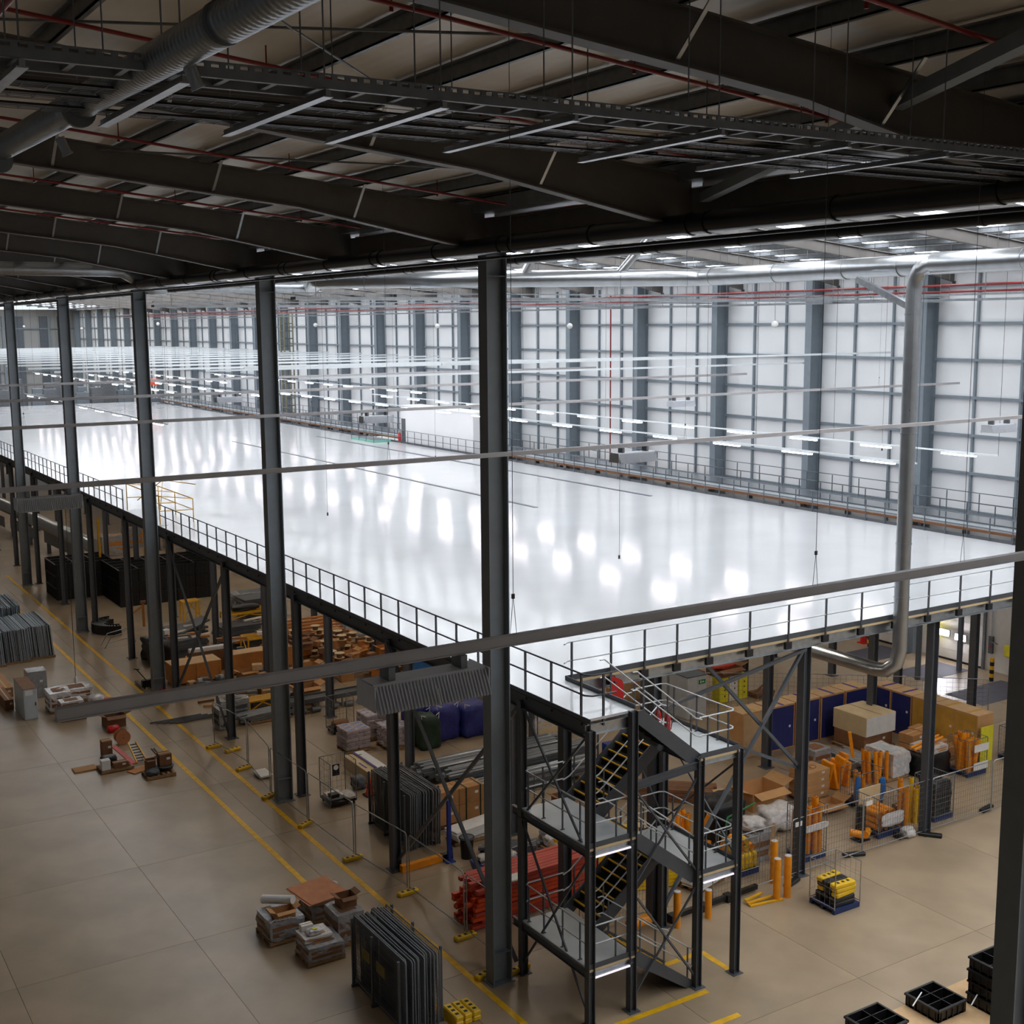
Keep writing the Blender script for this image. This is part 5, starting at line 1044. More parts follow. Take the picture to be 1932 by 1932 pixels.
# pallet of white castings
pallet('wooden pallet carrying white wrapped castings', (23.1, 34.3, 0), 1.4, 1.1)
for i, (x, y, w_, h) in enumerate(((22.75, 33.95, 0.5, 0.4), (23.2, 34.05, 0.6, 0.42), (22.9, 34.5, 0.5, 0.5), (23.45, 34.5, 0.4, 0.36))): lump('wrapped_casting', 'white film-wrapped casting, %s on its pallet behind the stair tower' % ORD[i], 'casting', (x, y, 0.145), (w_, 0.45, h), 'wrap_pale', 3, 0.13, 40+i, 'wrapped castings')
for i in range(3): tag(MB().tube((0, 0, 0), (0, 0, 0.7), 0.13, 12).build('paper_roll', 'galv_dull', None, (23.7+0.28*i, 34.9-0.1*i, 0)), '%s grey upright roll behind the wrapped castings' % ORD[i], 'roll', 'grey rolls')
carton('long brown carton behind the white castings', (24.7, 35.7, 0), (1.6, 0.7, 0.6), 'card_dark')
# red and yellow racking behind the stairs
for i, (z, mts, L) in enumerate(((0.0, ['red_orange', 'red_faded'], 4.4), (0.55, ['red_orange'], 4.6), (0.95, ['red_faded'], 4.2))):
    bar_bundle('bundle of red-orange racking beams, %s of the pile behind the first column' % ['lowest', 'middle', 'top'][i], (19.9, 31.0, z+0.02), L, 7, 4 if i == 0 else 3, 0.17, 0.13, mts[0], group='red racking beams', jit=0.28, rz=0.03, mats=mts)
for i, (x, y, z, L, nx, nz, a) in enumerate(((23.35, 32.2, 0.0, 2.5, 8, 6, 0.05), (24.0, 30.1, 0.0, 2.0, 6, 6, -0.3), (23.3, 32.2, 0.75, 2.4, 6, 3, 0.1))):
    bar_bundle('bundle of yellow racking beams, %s of the pile behind the stairs' % ['rear', 'front', 'topmost'][i], (x, y, z+0.02), L, nx, nz, 0.16, 0.12, 'yellow_plastic', group='yellow racking beams', jit=0.25, rz=a)
fence_panel('small grey crowd barrier standing behind the red beams', (20.0, 32.6, 0), (21.3, 32.7, 0), 1.15, 'crowd barriers', step=0.1, name='crowd_barrier')
carton('white folded sheet lying over the red beams', (18.9, 30.3, 1.36), (0.6, 0.4, 0.05), 'white_board', tape=None, sticker=False)
slab_stack('stack of white and blue flat sheets near the orange bollards', (25.35, 29.1, 0.145), (1.4, 0.75, 0.36), 6, 'white_board', 0.25, jit=0.1); pallet('pallet under the white and blue sheets', (25.35, 29.1, 0), 1.4, 0.75, rz=0.25)
# ================================================================= RIGHT-HAND STORES
mat('tan_card', (198, 150, 98), 0.7, var=0.08, rand=0.05)
mat('ochre_panel', (196, 150, 60), 0.6, var=0.1)
def tall_cabinet(label, loc, d, front, facing):
    t = thing('boxed_cabinet', label, 'cabinet', loc, 0, 'tall boxed cabinets in the L-shaped rows')
    MB().box((0, 0, d[2]/2), d, ch=0.01).build('body', 'tan_card', t)
    if facing == 'y': MB().box((0, -d[1]/2-0.006, d[2]/2), (d[0]*0.92, 0.012, d[2]*0.94)).build('front', front, t); MB().box((d[0]*0.3, -d[1]/2-0.015, d[2]*0.5), (0.1, 0.006, 0.1)).build('notice', 'white_board', t)
    else: MB().box((-d[0]/2-0.006, 0, d[2]/2), (0.012, d[1]*0.92, d[2]*0.94)).build('front', front, t); MB().box((-d[0]/2-0.015, -d[1]*0.3, d[2]*0.6), (0.006, 0.1, 0.1)).build('notice', 'white_board', t)
    MB().box((0, 0, d[2]+0.01), (d[0]*1.01, d[1]*1.01, 0.02)).build('lid', 'card_light', t)
    MB().box((0.05, 0, d[2]+0.022), (0.14, d[1]*0.98, 0.006) if facing == 'y' else (d[0]*0.98, 0.14, 0.006)).build('tape', 'purple_tape' if front == 'blue_panel' else 'ochre_panel', t)
    MB().box((0, 0, -0.001+0.03), (d[0]*0.96, d[1]*0.9, 0.06)).build('plinth', 'pallet_wood', t)
    return t
hgt = zat(35.73, 37.08, 1339)
xa = [35.0, 36.55, 38.05, 39.55, 41.05]
for i, x in enumerate(xa): tall_cabinet('tall boxed cabinet with %s front, %s in the back row' % ('a cream' if i == 0 else 'a dark blue', ['first', 'second', 'third', 'fourth', 'fifth'][i]), (x+0.1, 37.6, 0), (1.42, 0.95, hgt), 'card_light' if i == 0 else 'blue_panel', 'y')
fr = ['blue_panel', 'blue_panel', 'ochre_panel', 'ochre_panel', 'ochre_panel', 'lemon_plastic']
ym = [37.35, 36.2, 35.05, 33.9, 32.8]
xr = onx(1700, 1350, 1.0)
for i, y in enumerate(ym): tall_cabinet('tall boxed cabinet with %s front, %s in the side row' % ({'blue_panel': 'a dark blue', 'ochre_panel': 'an ochre'}[fr[i]], ['first', 'second', 'third', 'fourth', 'fifth'][i]), (42.75, y-0.6, 0), (1.0, 1.1, hgt), fr[i], 'x')
o = MB().box((0, 0, 0.75), (0.75, 0.05, 1.5)).build('yellow_sheet', 'lemon_plastic', None, (42.6, 31.45, 0)); tag(o, 'yellow panel standing at the end of the side row of cabinets', 'panel')
# big cream carton stack in the middle
pallet('wooden pallet under the big cream cartons', (39.9, 35.6, 0), 2.0, 1.8)
carton('large dark brown carton under the big cream carton', (39.9, 35.6, 0.15), (1.7, 1.7, 0.6), 'card_dark'); bc = carton('large cream carton with a centre seam, highest in the middle of the stores', (39.95, 35.6, 0.75), (1.8, 1.85, 0.85), 'cream_board', tape=None, sticker=False); MB().box((0, 0, 0.853), (0.03, 1.85, 0.006)).build('seam', 'card_dark', bc); MB().box((0, -0.93, 0.42), (1.75, 0.01, 0.8)).build('white_end', 'white_board', bc)
k_ = 0
for (x, y, z) in ((40.7, 33.7, 0), (41.5, 33.9, 0), (40.7, 33.7, 0.42), (41.55, 33.95, 0.42), (40.9, 32.6, 0), (41.7, 32.7, 0), (40.9, 32.6, 0.4)):
    carton('brown carton in the low stack beside the ochre cabinets, %s' % ['front left base', 'front right base', 'front left top', 'front right top', 'near left base', 'near right base', 'near left top'][k_], (x, y, z+0.15), (0.78, 0.7, 0.4), 'card', rz=0.1, group='cartons by the ochre cabinets'); k_ += 1
pallet('pallet under the low carton stack by the ochre cabinets', (41.1, 33.8, 0), 1.7, 0.9, rz=0.1); pallet('pallet under the nearer low carton stack', (41.3, 32.65, 0), 1.7, 0.8, rz=0.1)
pallet('pallet under the brown film-wrapped load', (36.0, 34.6, 0), 1.0, 0.9); wrapped('brown film-wrapped load beside the slim post', (36.0, 34.6, 0.145), (0.95, 0.9, 0.85), 'wrap_grey', 'card_dark', 23)
bar_bundle('bundle of pale galvanised channels in front of the cream carton', (37.2, 33.7, 0.3), 1.7, 6, 3, 0.18, 0.13, 'galv', axis='y', jit=0.15, group='galvanised channel bundles'); pallet('pallet under the pale galvanised channels', (37.2, 33.7, 0), 1.2, 1.5); slab_stack('low crate of offcuts under the galvanised channels', (37.2, 33.7, 0.145), (1.1, 1.3, 0.14), 1, 'card_dark')
# four-layer carton stack
pallet('pallet under the tall four-carton stack', (33.6, 32.6, 0), 1.2, 1.0)
for q in range(4):
    c4 = carton('wide tan carton, %s of the tall four-carton stack' % ['bottom', 'second', 'third', 'top'][q], (33.6+0.03*(q % 2), 32.55, 0.145+0.27*q), (1.2, 0.95, 0.265), 'tan_card', group='four-carton stack')
MB().pipe([(0.28*math.cos(a*0.42), 0.18*math.sin(a*0.42), 0.27) for a in range(16)], 0.012, 4).box((0.0, 0, 0.268), (0.1, 0.16, 0.006)).build('mark', 'card_dark', c4)
carton('open flattened carton spread in front of the tall carton stack', (33.3, 31.4, 0), (1.3, 0.7, 0.25), 'tan_card', flaps=True)
# orange barrier parts
def post_bunch(label, loc, n, r, h, spread, mt='orange_plastic', cage=None, group='bunches of orange barrier tubes', tilt=0.12, seed=3):
    t = thing('tube_bunch', label, 'tubes', loc, 0, group); q = random.Random(seed); me = MB().tube((0, 0, 0), (0, 0, h), r, 12).mesh('tube', mt); cap = MB().tube((0, 0, h), (0, 0, h+0.01), r*0.75, 10).mesh('bore', 'card_dark')
    for k in range(n):
        x, y = q.uniform(-spread[0], spread[0]), q.uniform(-spread[1], spread[1])
        o = place('tube', me, t, (x, y, 0), rot=(q.uniform(-tilt, tilt), q.uniform(-tilt, tilt), 0), scale=(1, 1, q.uniform(0.75, 1.05))); place('bore', cap, o)
    return t
def cage_with(label, loc, d, what, n, r, mt, seed, tilt=0.06, base='pallet_blue'):
    mesh_cage('wire cage on a pallet base holding %s' % label, loc, d, base=base)
    return post_bunch('%s standing in their wire cage' % what, (loc[0], loc[1], 0.16), n, r, d[2]*0.98, (d[0]*0.38, d[1]*0.38), mt, seed=seed, tilt=tilt)
cage_with('tall orange tubes by the wall side', (40.95, 31.1, 0), (1.15, 1.0, 1.5), 'tall orange tubes by the wall side', 14, 0.11, 'orange_plastic', 4, 0.1)
o = tag(MB().box((0, 0, 0), (0.85, 0.03, 0.3)).build('tied_plank', 'white_board', None, (41.1, 30.55, 1.15)), 'upper white board tied across the orange tube cage', 'board'); o = tag(MB().box((0, 0, 0), (0.85, 0.03, 0.3)).build('tied_plank', 'white_board', None, (41.1, 30.55, 0.4)), 'lower white board tied across the orange tube cage', 'board')
cage_with('mixed orange brackets behind the tall tubes', (43.9, 31.0, 0), (1.0, 0.9, 1.4), 'mixed orange brackets behind the tall tubes', 8, 0.09, 'orange_plastic', 6, 0.25)
post_bunch('loose bunch of round orange barrier rails in the middle stores', (37.05, 32.3, 0), 12, 0.08, 1.35, (0.5, 0.25), 'orange_plastic', seed=8, tilt=0.12); o = tag(MB().bar((0, 0, 0), (-0.12, 0.1, 1.0), 0.2, 0.12).build('orange_prop', 'orange_plastic', None, (36.35, 32.9, 1.0)), 'single orange arm poking up above the barrier rails', 'rail')
board_bunch('leaning heap of flat orange barrier boards beside the blue-filmed cage', (35.5, 32.9, 0), 6, (0.16, 0.5, 1.15), 'orange_plastic', 17)
mesh_cage('wire cage with blue film holding green and orange parts', (34.9, 31.1, 0), (1.2, 1.0, 1.4)); place_ = post_bunch('short orange tubes in the blue-filmed cage', (34.9, 31.1, 0.16), 6, 0.09, 1.1, (0.4, 0.3), 'orange_plastic', seed=9)
for i, (x, y, w_, h, a) in enumerate(((34.3, 30.75, 0.3, 0.9, 0.2), (35.45, 30.6, 0.28, 0.7, -0.2), (34.85, 30.5, 1.0, 0.18, 0.0))): o = lump('blue_film', 'torn bright blue film, %s piece on the wire cage' % ['left', 'right', 'lower'][i], 'film', (x, y, 0.35 if i < 2 else 0.25), (w_, 0.12, h), 'blue_bright', 3, 0.15, 50+i, 'torn blue film', a)
lump('red_sack', 'dark red sack on the floor before the blue-filmed cage', 'sack', (34.6, 29.9, 0), (0.9, 0.6, 0.28), 'red_faded', 3, 0.12, 6); carton('brown carton beside the dark red sack', (35.65, 29.8, 0), (0.7, 0.4, 0.25), 'card_dark')
# wrapped load and black covered load
pallet('pallet under the pale film-topped cabinet load', (37.9, 32.6, 0), 1.2, 1.3); wrapped('pale film-topped cabinet load behind the orange rails', (38.1, 32.7, 0.145), (1.0, 1.5, 0.95), 'wrap_pale', 'grey_cabinet', 25)
lump('black_cover', 'black sheet covering a load behind the slim post', 'cover', (39.5, 31.9, 0), (1.5, 1.1, 0.95), 'black_plastic', 5, 0.07, 19); wrapped('clear film-wrapped top on the black covered load', (39.6, 31.9, 0.93), (1.2, 0.9, 0.28), 'wrap_pale', 'card', 27)
for i in range(2): o = tag(MB().tube((-0.95, -0.1, 0), (0.95, 0.1, 0.12), 0.05, 8).build('orange_pole', 'orange_plastic', None, (39.4, 31.75+0.2*i, 1.24+0.02*i)), '%s orange pole laid across the black covered load' % ['front', 'rear'][i], 'pole')
# row along the fence
cage_with('tall orange tube lengths beside the front post', (29.75, 28.85, 0), (1.0, 0.85, 1.85), 'tall orange tube lengths beside the front post', 18, 0.085, 'orange_plastic', 12, 0.02)
lump('film_band', 'twisted clear film band round the tall orange tubes', 'film', (29.75, 28.4, 1.05), (1.1, 0.06, 0.25), 'wrap_pale', 3, 0.1, 4)
mesh_cage('wire cage of short yellow tubes wrapped in film behind the fence', (33.45, 28.95, 0), (1.25, 1.05, 1.45)); 
for i in range(9): tube_thing('orange_tube', 'short orange tube lying in the film-wrapped cage', 'tube', (33.1+0.33*(i % 3), 28.6, 0.28+0.24*(i//3)), (33.05+0.33*(i % 3), 29.3, 0.3+0.24*(i//3)), 0.12, 'orange_plastic', 'tubes in the film-wrapped cage')
lump('film_sheet', 'shiny clear film stretched over the wire cage', 'film', (33.45, 28.35, 0.4), (1.1, 0.06, 0.5), 'wrap_pale', 3, 0.12, 5)
carton('cream card lid standing in the film-wrapped cage', (33.4, 29.4, 0.17), (1.1, 0.05, 1.35), 'cream_board', tape=None, sticker=False)
post_bunch('tall yellow tubes standing left of the slim fence-side post', (34.45, 28.75, 0), 6, 0.09, 1.75, (0.14, 0.2), 'orange_plastic', seed=14, tilt=0.02); post_bunch('tall yellow tubes standing right of the slim fence-side post', (35.1, 28.75, 0), 5, 0.08, 1.6, (0.12, 0.2), 'yellow_plastic', seed=15, tilt=0.02)
mesh_cage('wire cage of black parts at the end of the fence row', (36.15, 28.8, 0), (1.0, 0.95, 1.6)); lump('black_parts', 'dense black plastic parts filling the end cage', 'parts', (36.15, 28.8, 0.16), (0.88, 0.82, 1.3), 'black_plastic', 7, 0.05, 31); lump('plastic_sack', 'pale grey plastic sack on the floor by the fence foot', 'sack', G(1712, 1579), (0.55, 0.4, 0.36), 'wrap_pale', 3, 0.12, 8); tag(MB().box((0, 0, 0.12), (0.12, 0.3, 0.24), ch=0.02).build('weight_block', 'black_plastic', None, G(1693, 1582)), 'small black weight beside the pale sack', 'weight')
t = thing('guard_bollard', 'black bollard ringed by yellow pipe sections', 'bollard', G(1623, 1584)); MB().box((0, 0, 0.62), (0.22, 0.22, 1.24)).box((0, 0, 0.02), (0.5, 0.45, 0.04)).build('post', 'black_plastic', t); MB().tube((-0.42, 0.1, 0.34), (-0.1, -0.2, 0.26), 0.13, 12).tube((0.0, -0.22, 0.24), (0.38, 0.0, 0.24), 0.13, 12).build('collar', 'orange_plastic', t); MB().tube((0.38, 0.0, 0.24), (0.4, 0.01, 0.24), 0.1, 12).build('bore', 'card_dark', t)
# fence panels along the right-hand front
fxs = [20.0, 23.35, 24.7, 28.05, 31.4, 34.85, 38.2, 41.6]
for i in range(len(fxs)-1):
    if i == 1: continue
    fence_panel('galvanised mesh fence panel along the front posts, %s from the stairs' % ORD[i], (fxs[i], 27.85 if i > 1 else 28.4, 0), (fxs[i+1]-0.04, 27.85 if i > 1 else 28.35, 0), 2.0)
    MBp = None
for i, (px, py, a, mt) in enumerate(((1611, 1615, -0.35, 'black_plastic'), (1755, 1578, -0.9, 'black_plastic'), (1861, 1528, 0.2, 'black_plastic'), (1494, 1668, 0.3, 'black_plastic'))): foot_block('black rubber fence foot on the right, %s from the big dark column' % ['second', 'nearest', 'hidden one', 'farthest'][i], G(px, py), mt, a, (0.8, 0.22, 0.13), 'black fence feet')
for i, x in enumerate((28.3, 31.6)): tag(MB().box((0, 0, 0), (0.3, 0.01, 0.16)).build('name_sign', 'white_board', None, (x, 27.8, 1.82)), 'small white name plate on the %s mesh fence panel' % ['left', 'right'][i], 'plate')
# rear fence line by the docks
for i, (a, b) in enumerate((((37.0, 42.6), (40.2, 40.4)), ((40.2, 40.4), (44.2, 37.1)), ((44.2, 37.1), (47.0, 34.7)))): fence_panel('pale mesh fence panel between the stores and the docks, %s' % ['left one', 'middle one', 'right one'][i], (a[0], a[1], 0), (b[0], b[1], 0), 2.0, 'rear fence panels', step=0.25)
# orange bollards and the dark kerb bar before the stairs
for i, (px, py, ty, r) in enumerate(((1277, 1749, 1682, 0.11), (1336, 1731, 1679, 0.105), (1465, 1698, 1620, 0.115), (1485, 1692, 1614, 0.115), (1459, 1665, 1586, 0.12))):
    p = G(px, py); h = zat(p.x, p.y, ty); t = thing('orange_bollard', 'orange plastic bollard, %s' % ['leftmost beside the stair tower', 'second from the stair tower', 'front one of the right cluster', 'right one of the right cluster', 'rear one of the right cluster'][i], 'bollard', p, 0, 'orange bollards')
    MB().lathe([(r, 0), (r, h-0.02), (r*0.97, h)], n=18).build('sleeve', 'orange_plastic', t); MB().lathe([(r*0.99, h), (r*0.97, h+0.012), (r*0.5, h+0.014), (r*0.05, h+0.014)], n=18).build('cap', 'wrap_pale', t)
tube_thing('fallen_bollard', 'orange tube section lying behind the stair foot', 'tube', G(1203, 1757, 0.3)+V3((0, 0.4, 0)), G(1240, 1742, 0.3)+V3((0, 0.4, 0)), 0.17, 'orange_plastic')
p, q = G(1265, 1731, 0.15), G(1427, 1672, 0.15); t = thing('kerb_barrier', 'long dark kerb barrier lying on the floor past the bollards', 'barrier', p); v = q-p; MB().bar((0, 0, 0), v, 0.13, 0.15).build('rail', 'black_plastic', t)
for f in (0.02, 0.36, 0.66): MB().box(v*f-V3((0, 0, 0.03)), (0.24, 0.26, 0.24)).build('foot', 'black_plastic', t)
for i in range(3): o = tag(MB().bar((0, 0, 0), (1.2-0.2*i, -0.2+0.16*i, 0), 0.1, 0.05).build('yellow_strip', 'yellow_paint', None, G(1400, 1703)+V3((0, 0.1*i-0.35, 0.03+0.05*i))), '%s loose yellow strip on the floor by the right bollards' % ORD[i], 'strip')
# cage trolley of feet
tc = V3((27.85, 25.75, 0)); mesh_cage('wire cage trolley of yellow and black fence feet, alone on the open floor', tc, (1.1, 1.05, 1.5), 'galv', 'pallet_blue', 'LRB', 0, 0.2, 'wire cages'); MB().box((0, 0, 0), (0, 0, 0)) if False else None
i = 0
for z in range(5):
    for j in range(3):
        mt = 'yellow_plastic' if (z in (2, 4) and j != 1) or (z == 3 and j == 0) else 'black_plastic'
        foot_block('%s fence foot stacked in the cage trolley' % ('yellow' if mt[0] == 'y' else 'black'), (tc.x+rr.uniform(-0.08, 0.08), tc.y-0.32+0.31*j, 0.17+0.145*z), mt, rr.uniform(-0.08, 0.08), (0.85, 0.27, 0.14), '%s feet in the cage trolley' % ('yellow' if mt[0] == 'y' else 'black'))
# mixed goods between the stairs and the fence
mesh_cage('wire cage of yellow pipe ends just past the stairs', (27.0, 29.2, 0), (1.0, 0.9, 1.3), 'galv', 'pallet_blue', 'LRFB', 0, 0.15)
for j in range(7): tube_thing('yellow_tube', 'short yellow pipe end in the cage past the stairs', 'tube', (26.65+0.24*(j % 4), 28.95, 0.85+0.24*(j//4)), (26.65+0.24*(j % 4), 29.5, 0.86+0.24*(j//4)), 0.11, 'orange_plastic' if j % 2 else 'yellow_plastic', 'pipe ends in the cage past the stairs')
for j in range(5): lump('yellow_bag', 'yellow plastic part packed low in the cage past the stairs', 'part', (26.65+0.18*j, 29.1, 0.17), (0.17, 0.6, 0.55), 'yellow_plastic', 4, 0.06, 60+j, 'yellow parts low in the cage')
wrapped('brown film-wrapped scrap load beside the front post', (28.1, 29.8, 0), (1.0, 1.0, 1.0), 'wrap_grey', 'card_dark', 33); lump('foil_heap', 'heap of crumpled white packing on the scrap load', 'packing', (28.1, 29.8, 1.0), (0.95, 0.9, 0.4), 'wrap_pale', 2.5, 0.2, 35); 
o = tag(MB().bar((0, 0, 0), (0.3, 0.1, 1.1), 0.14, 0.03).build('brown_board', 'card_light', None, (28.3, 29.1, 0.2)), 'narrow tan board propped on the scrap load', 'board')
lump('black_bulk_bag', 'tall black bulk bag behind the stair tower columns', 'bulk bag', (28.4, 31.6, 0), (1.5, 1.2, 1.5), 'black_plastic', 4, 0.07, 37); t = thing('green_frame', 'bright green tubular frame before the black bulk bag', 'frame', (27.6, 30.7, 0)); MB().pipe([(0, 0, 0), (0.25, 0, 1.15), (1.6, 0.1, 1.35)], 0.035, 6).pipe([(0.5, 0, 0), (0.25, 0, 1.15)], 0.03, 6).build('frame', 'green_paint', t); MB().box((0.9, 0.1, 0.9), (0.8, 0.4, 0.03)).build('basket', 'galv', t)
heap(10, 29.3, 29.7, 32.3, 33.5, 0, 'torn carton in the heap behind the front fence post', 'cartons behind the front fence post', ['card', 'card_light', 'tan_card'], sz, 0.8); lump('packing_heap', 'heap of clear packing film behind the front fence post', 'packing', (30.6, 31.2, 0), (1.6, 1.2, 0.8), 'wrap_pale', 3, 0.18, 39)
carton('large open tan carton behind the slim front post', (31.6, 33.2, 0), (1.6, 1.2, 0.7), 'tan_card', flaps=True)
post_bunch('leaning bunch of orange tubes seen through the stair tower', (26.4, 31.4, 0), 12, 0.09, 1.5, (0.7, 0.3), 'orange_plastic', seed=21, tilt=0.3); post_bunch('mixed orange fittings beside the leaning tubes', (27.0, 30.2, 0), 10, 0.1, 0.6, (0.6, 0.3), 'orange_plastic', seed=22, tilt=0.7)
bar_bundle('long brown timber bundle behind the stair tower', (28.6, 36.0, 0), 4.6, 5, 4, 0.2, 0.13, 'card_dark', jit=0.3, rz=-0.75, group='timber bundles'); carton('blue plastic-covered carton past the upper landing', (30.0, 39.4, 0), (1.5, 1.1, 0.9), 'blue_steel', tape='wrap_pale'); carton('open brown carton at the foot of a mezzanine post behind the stairs', (25.3, 36.9, 0), (0.8, 0.6, 0.5), 'card_dark', flaps=True)
reel('cable reel behind the stair tower, left of two', (25.6, 33.6, 0), 0.28, 0.3, 'cream_board', 'z'); reel('cable reel behind the stair tower, right of two', (26.3, 33.4, 0), 0.28, 0.3, 'cream_board', 'z')
# grey cabinets and yellow boxes further back
for i, (y, lb) in enumerate(((43.0, 'with a green sign, nearer one'), (44.5, 'plain, farther one'))):
    t = thing('grey_locker', 'tall pale grey steel locker %s' % lb, 'cabinet', (36.4, y, 0), 0, 'grey lockers'); MB().box((0, 0, 1.0), (1.15, 1.3, 2.0), ch=0.02).build('body', 'grey_cabinet', t); MB().box((-0.28, -0.655, 1.0), (0.52, 0.012, 1.85)).build('door', 'grey_cabinet', t); MB().box((0.28, -0.655, 1.0), (0.52, 0.012, 1.85)).build('door', 'grey_cabinet', t); MB().box((0.04, -0.67, 1.05), (0.03, 0.03, 0.2)).build('handle', 'steel_dark', t); MB().box((0, 0, 2.01), (1.2, 1.35, 0.03)).build('top', 'steel_grey', t)
    if i == 0: MB().box((0.28, -0.668, 1.7), (0.4, 0.008, 0.2)).build('sign', 'green_paint', t); MB().box((0.34, -0.674, 1.7), (0.1, 0.006, 0.06)).box((0.2, -0.674, 1.7), (0.06, 0.006, 0.12)).build('sign_mark', 'white_board', t)
for i, (px, py, mt) in enumerate(((1357, 1327, 'lemon_plastic'), (1380, 1325, 'white_board'), (1394, 1322, 'lemon_plastic'))):
    p = G(px, py); t = thing('upright_box', '%s upright box standing by the grey lockers, %s' % ('bright yellow' if i != 1 else 'white', ['left one', 'between the yellow ones', 'right one'][i]), 'box', V3((39.05+0.62*i, 43.75, 0)), 0, 'upright boxes'); MB().box((0, 0, 0.6), (0.55, 0.55, 1.2), ch=0.015).build('body', mt, t)
    for z in (0.3, 0.6, 0.85): MB().box((0.05, -0.28, z), (0.06, 0.006, 0.09)).build('print', 'print_black', t)
    MB().box((0, 0, 1.205), (0.56, 0.56, 0.015)).build('lid', mt, t)
carton('brown carton on the upright boxes with red and white packets', (39.5, 44.0, 1.22), (1.5, 0.9, 0.35), 'card_dark', flaps=True); lump('red_packets', 'pile of red and white packets in the carton', 'packets', (39.4, 44.0, 1.5), (1.2, 0.6, 0.3), 'red_faded', 3, 0.2, 41)
carton('dark brown tall carton between locker and yellow boxes', (38.0, 44.6, 0), (0.8, 1.0, 1.5), 'card_dark'); t = thing('timber_cradle', 'low brown timber cradle past the yellow boxes', 'cradle', (41.3, 43.3, 0)); MB().box((0, 0, 0.2), (1.2, 0.6, 0.12)).box((-0.5, 0, 0.07), (0.1, 0.6, 0.14)).box((0.5, 0, 0.07), (0.1, 0.6, 0.14)).bar((-0.4, 0, 0.26), (0.4, 0.1, 0.6), 0.08, 0.06).build('cradle', 'card_dark', t)
wrapped('cream film-covered sofa-shaped load below the deck notch', (29.8, 44.5, 0), (2.6, 1.4, 1.2), 'wrap_pale', 'cream_board', 43); heap(10, 31.6, 34.4, 44.0, 47.0, 0, 'brown carton in the heap left of the grey lockers', 'cartons left of the grey lockers', ['card', 'card_orange'], sz, 0.9)
carton('long pink-brown carton pile behind the lockers', (36.5, 46.6, 0), (3.4, 1.0, 1.9), 'card_light', tape='red_faded')
# black divided crates at the bottom right
sh = MB().box((0, 0, 0.012), (4.4, 2.6, 0.024)).build('card_sheet', 'card_light', None, (26.3, 19.3, 0)); tag(sh, 'tan cardboard sheets under the black crates at the bottom edge', 'cardboard')
n0 = G(1770, 1931)
def px_crate(label, n, rx, lx, ty, cells, z0=0.03, h=None):
    loc, d = PB(n, rx, lx, ty, z0, sz=h); return crate_black(label, loc, d, cells, 'black divided crates')
px_crate('black divided crate with six cells beside the big dark column', (1770, 1931), 1822, 1708, 1906, (2, 3), h=0.34)
px_crate('black divided crate with six cells at the bottom edge', (1650, 1975), 1711, 1594, 1950, (2, 3), h=0.34)
px_crate('black divided crate cut by the bottom edge, farthest left', (1598, 2010), 1640, 1548, 1990, (2, 3), h=0.34)
for q in range(4): crate_black('black crate in the stack half hidden by the big dark column, %s' % ['lowest', 'second up', 'third up', 'top'][q], (G(1815, 1900).x+0.75+0.03*(q % 2), G(1815, 1900).y-0.55, 0.03+0.33*q), (1.0, 1.2, 0.32), (2, 2), 'crates behind the column')
for i, (x, y) in enumerate(((n0.x-0.4, n0.y+0.5), (n0.x+0.9, n0.y-0.3))): o = tag(MB().bar((0, 0, 0), (0.7, 0.3, 0.02), 0.03, 0.02).build('white_strap', 'white_board', None, (x, y, 0.37)), '%s white strap lying across the black crates' % ['left', 'right'][i], 'strap')
# ================================================================= LOADING DOCK
dw = tag(MB().box((54.35, 41, 3.4), (0.15, 26, 6.8)).build('wall_dock', 'door_white'), 'white dock wall under the far side of the mezzanine', 'wall', None, 'structure')
for k, y in enumerate((42.0, 46.8, 37.2)):
    dd = thing('door_%d' % (k+1), 'white sectional dock door, %s' % ['middle one with twin lamps', 'left one', 'right one behind the dark column'][k], 'door', (54.2, y, 0), 0, None, 'structure')
    for q in range(6): MB().box((0, 0, 0.3+0.56*q), (0.06, 2.9, 0.55)).build('door_panel', 'door_white', dd)
    MB().box((-0.02, -1.55, 1.75), (0.12, 0.14, 3.5)).box((-0.02, 1.55, 1.75), (0.12, 0.14, 3.5)).build('door_track', 'galv_dull', dd); MB().box((-0.03, 0, 0.06), (0.06, 2.9, 0.1)).build('door_seal', 'black_plastic', dd)
for i, (px, py) in enumerate(((1781, 1193), (1812, 1203))):
    p = onx(px, py, 53.9); t = thing('dock_lamp', 'glaring dock lamp on the middle dock door, %s' % ['left', 'right'][i], 'lamp', p, 0, 'dock lamps'); MB().box((-0.03, 0, 0), (0.05, 0.62, 0.3)).build('lens', 'lamp_white', t); MB().box((0.04, 0, 0), (0.08, 0.7, 0.36)).build('housing', 'steel_dark', t); MB().bar((0.08, 0, 0), (0.4, 0, 0), 0.05, 0.05).build('arm', 'steel_dark', t)
p = onx(1765, 1190, 53.7); tag(MB().box((0, 0, 0), (0.08, 0.4, 0.7), ch=0.02).build('yellow_guard', 'lemon_plastic', None, p), 'yellow guard plate beside the dock lamps', 'guard')
for i, (px, py) in enumerate(((1870, 1285), (1640, 1220))):
    p = G(px, py); t = thing('striped_bollard', 'black and yellow striped dock bollard, %s' % ['near the big dark column', 'by the red sign'][i], 'bollard', p, 0, 'striped bollards')
    for q in range(6): MB().tube((0, 0, 0.2*q), (0, 0, 0.2*q+0.2), 0.11, 12).build('band', 'black_plastic' if q % 2 == 0 else 'yellow_paint', t)
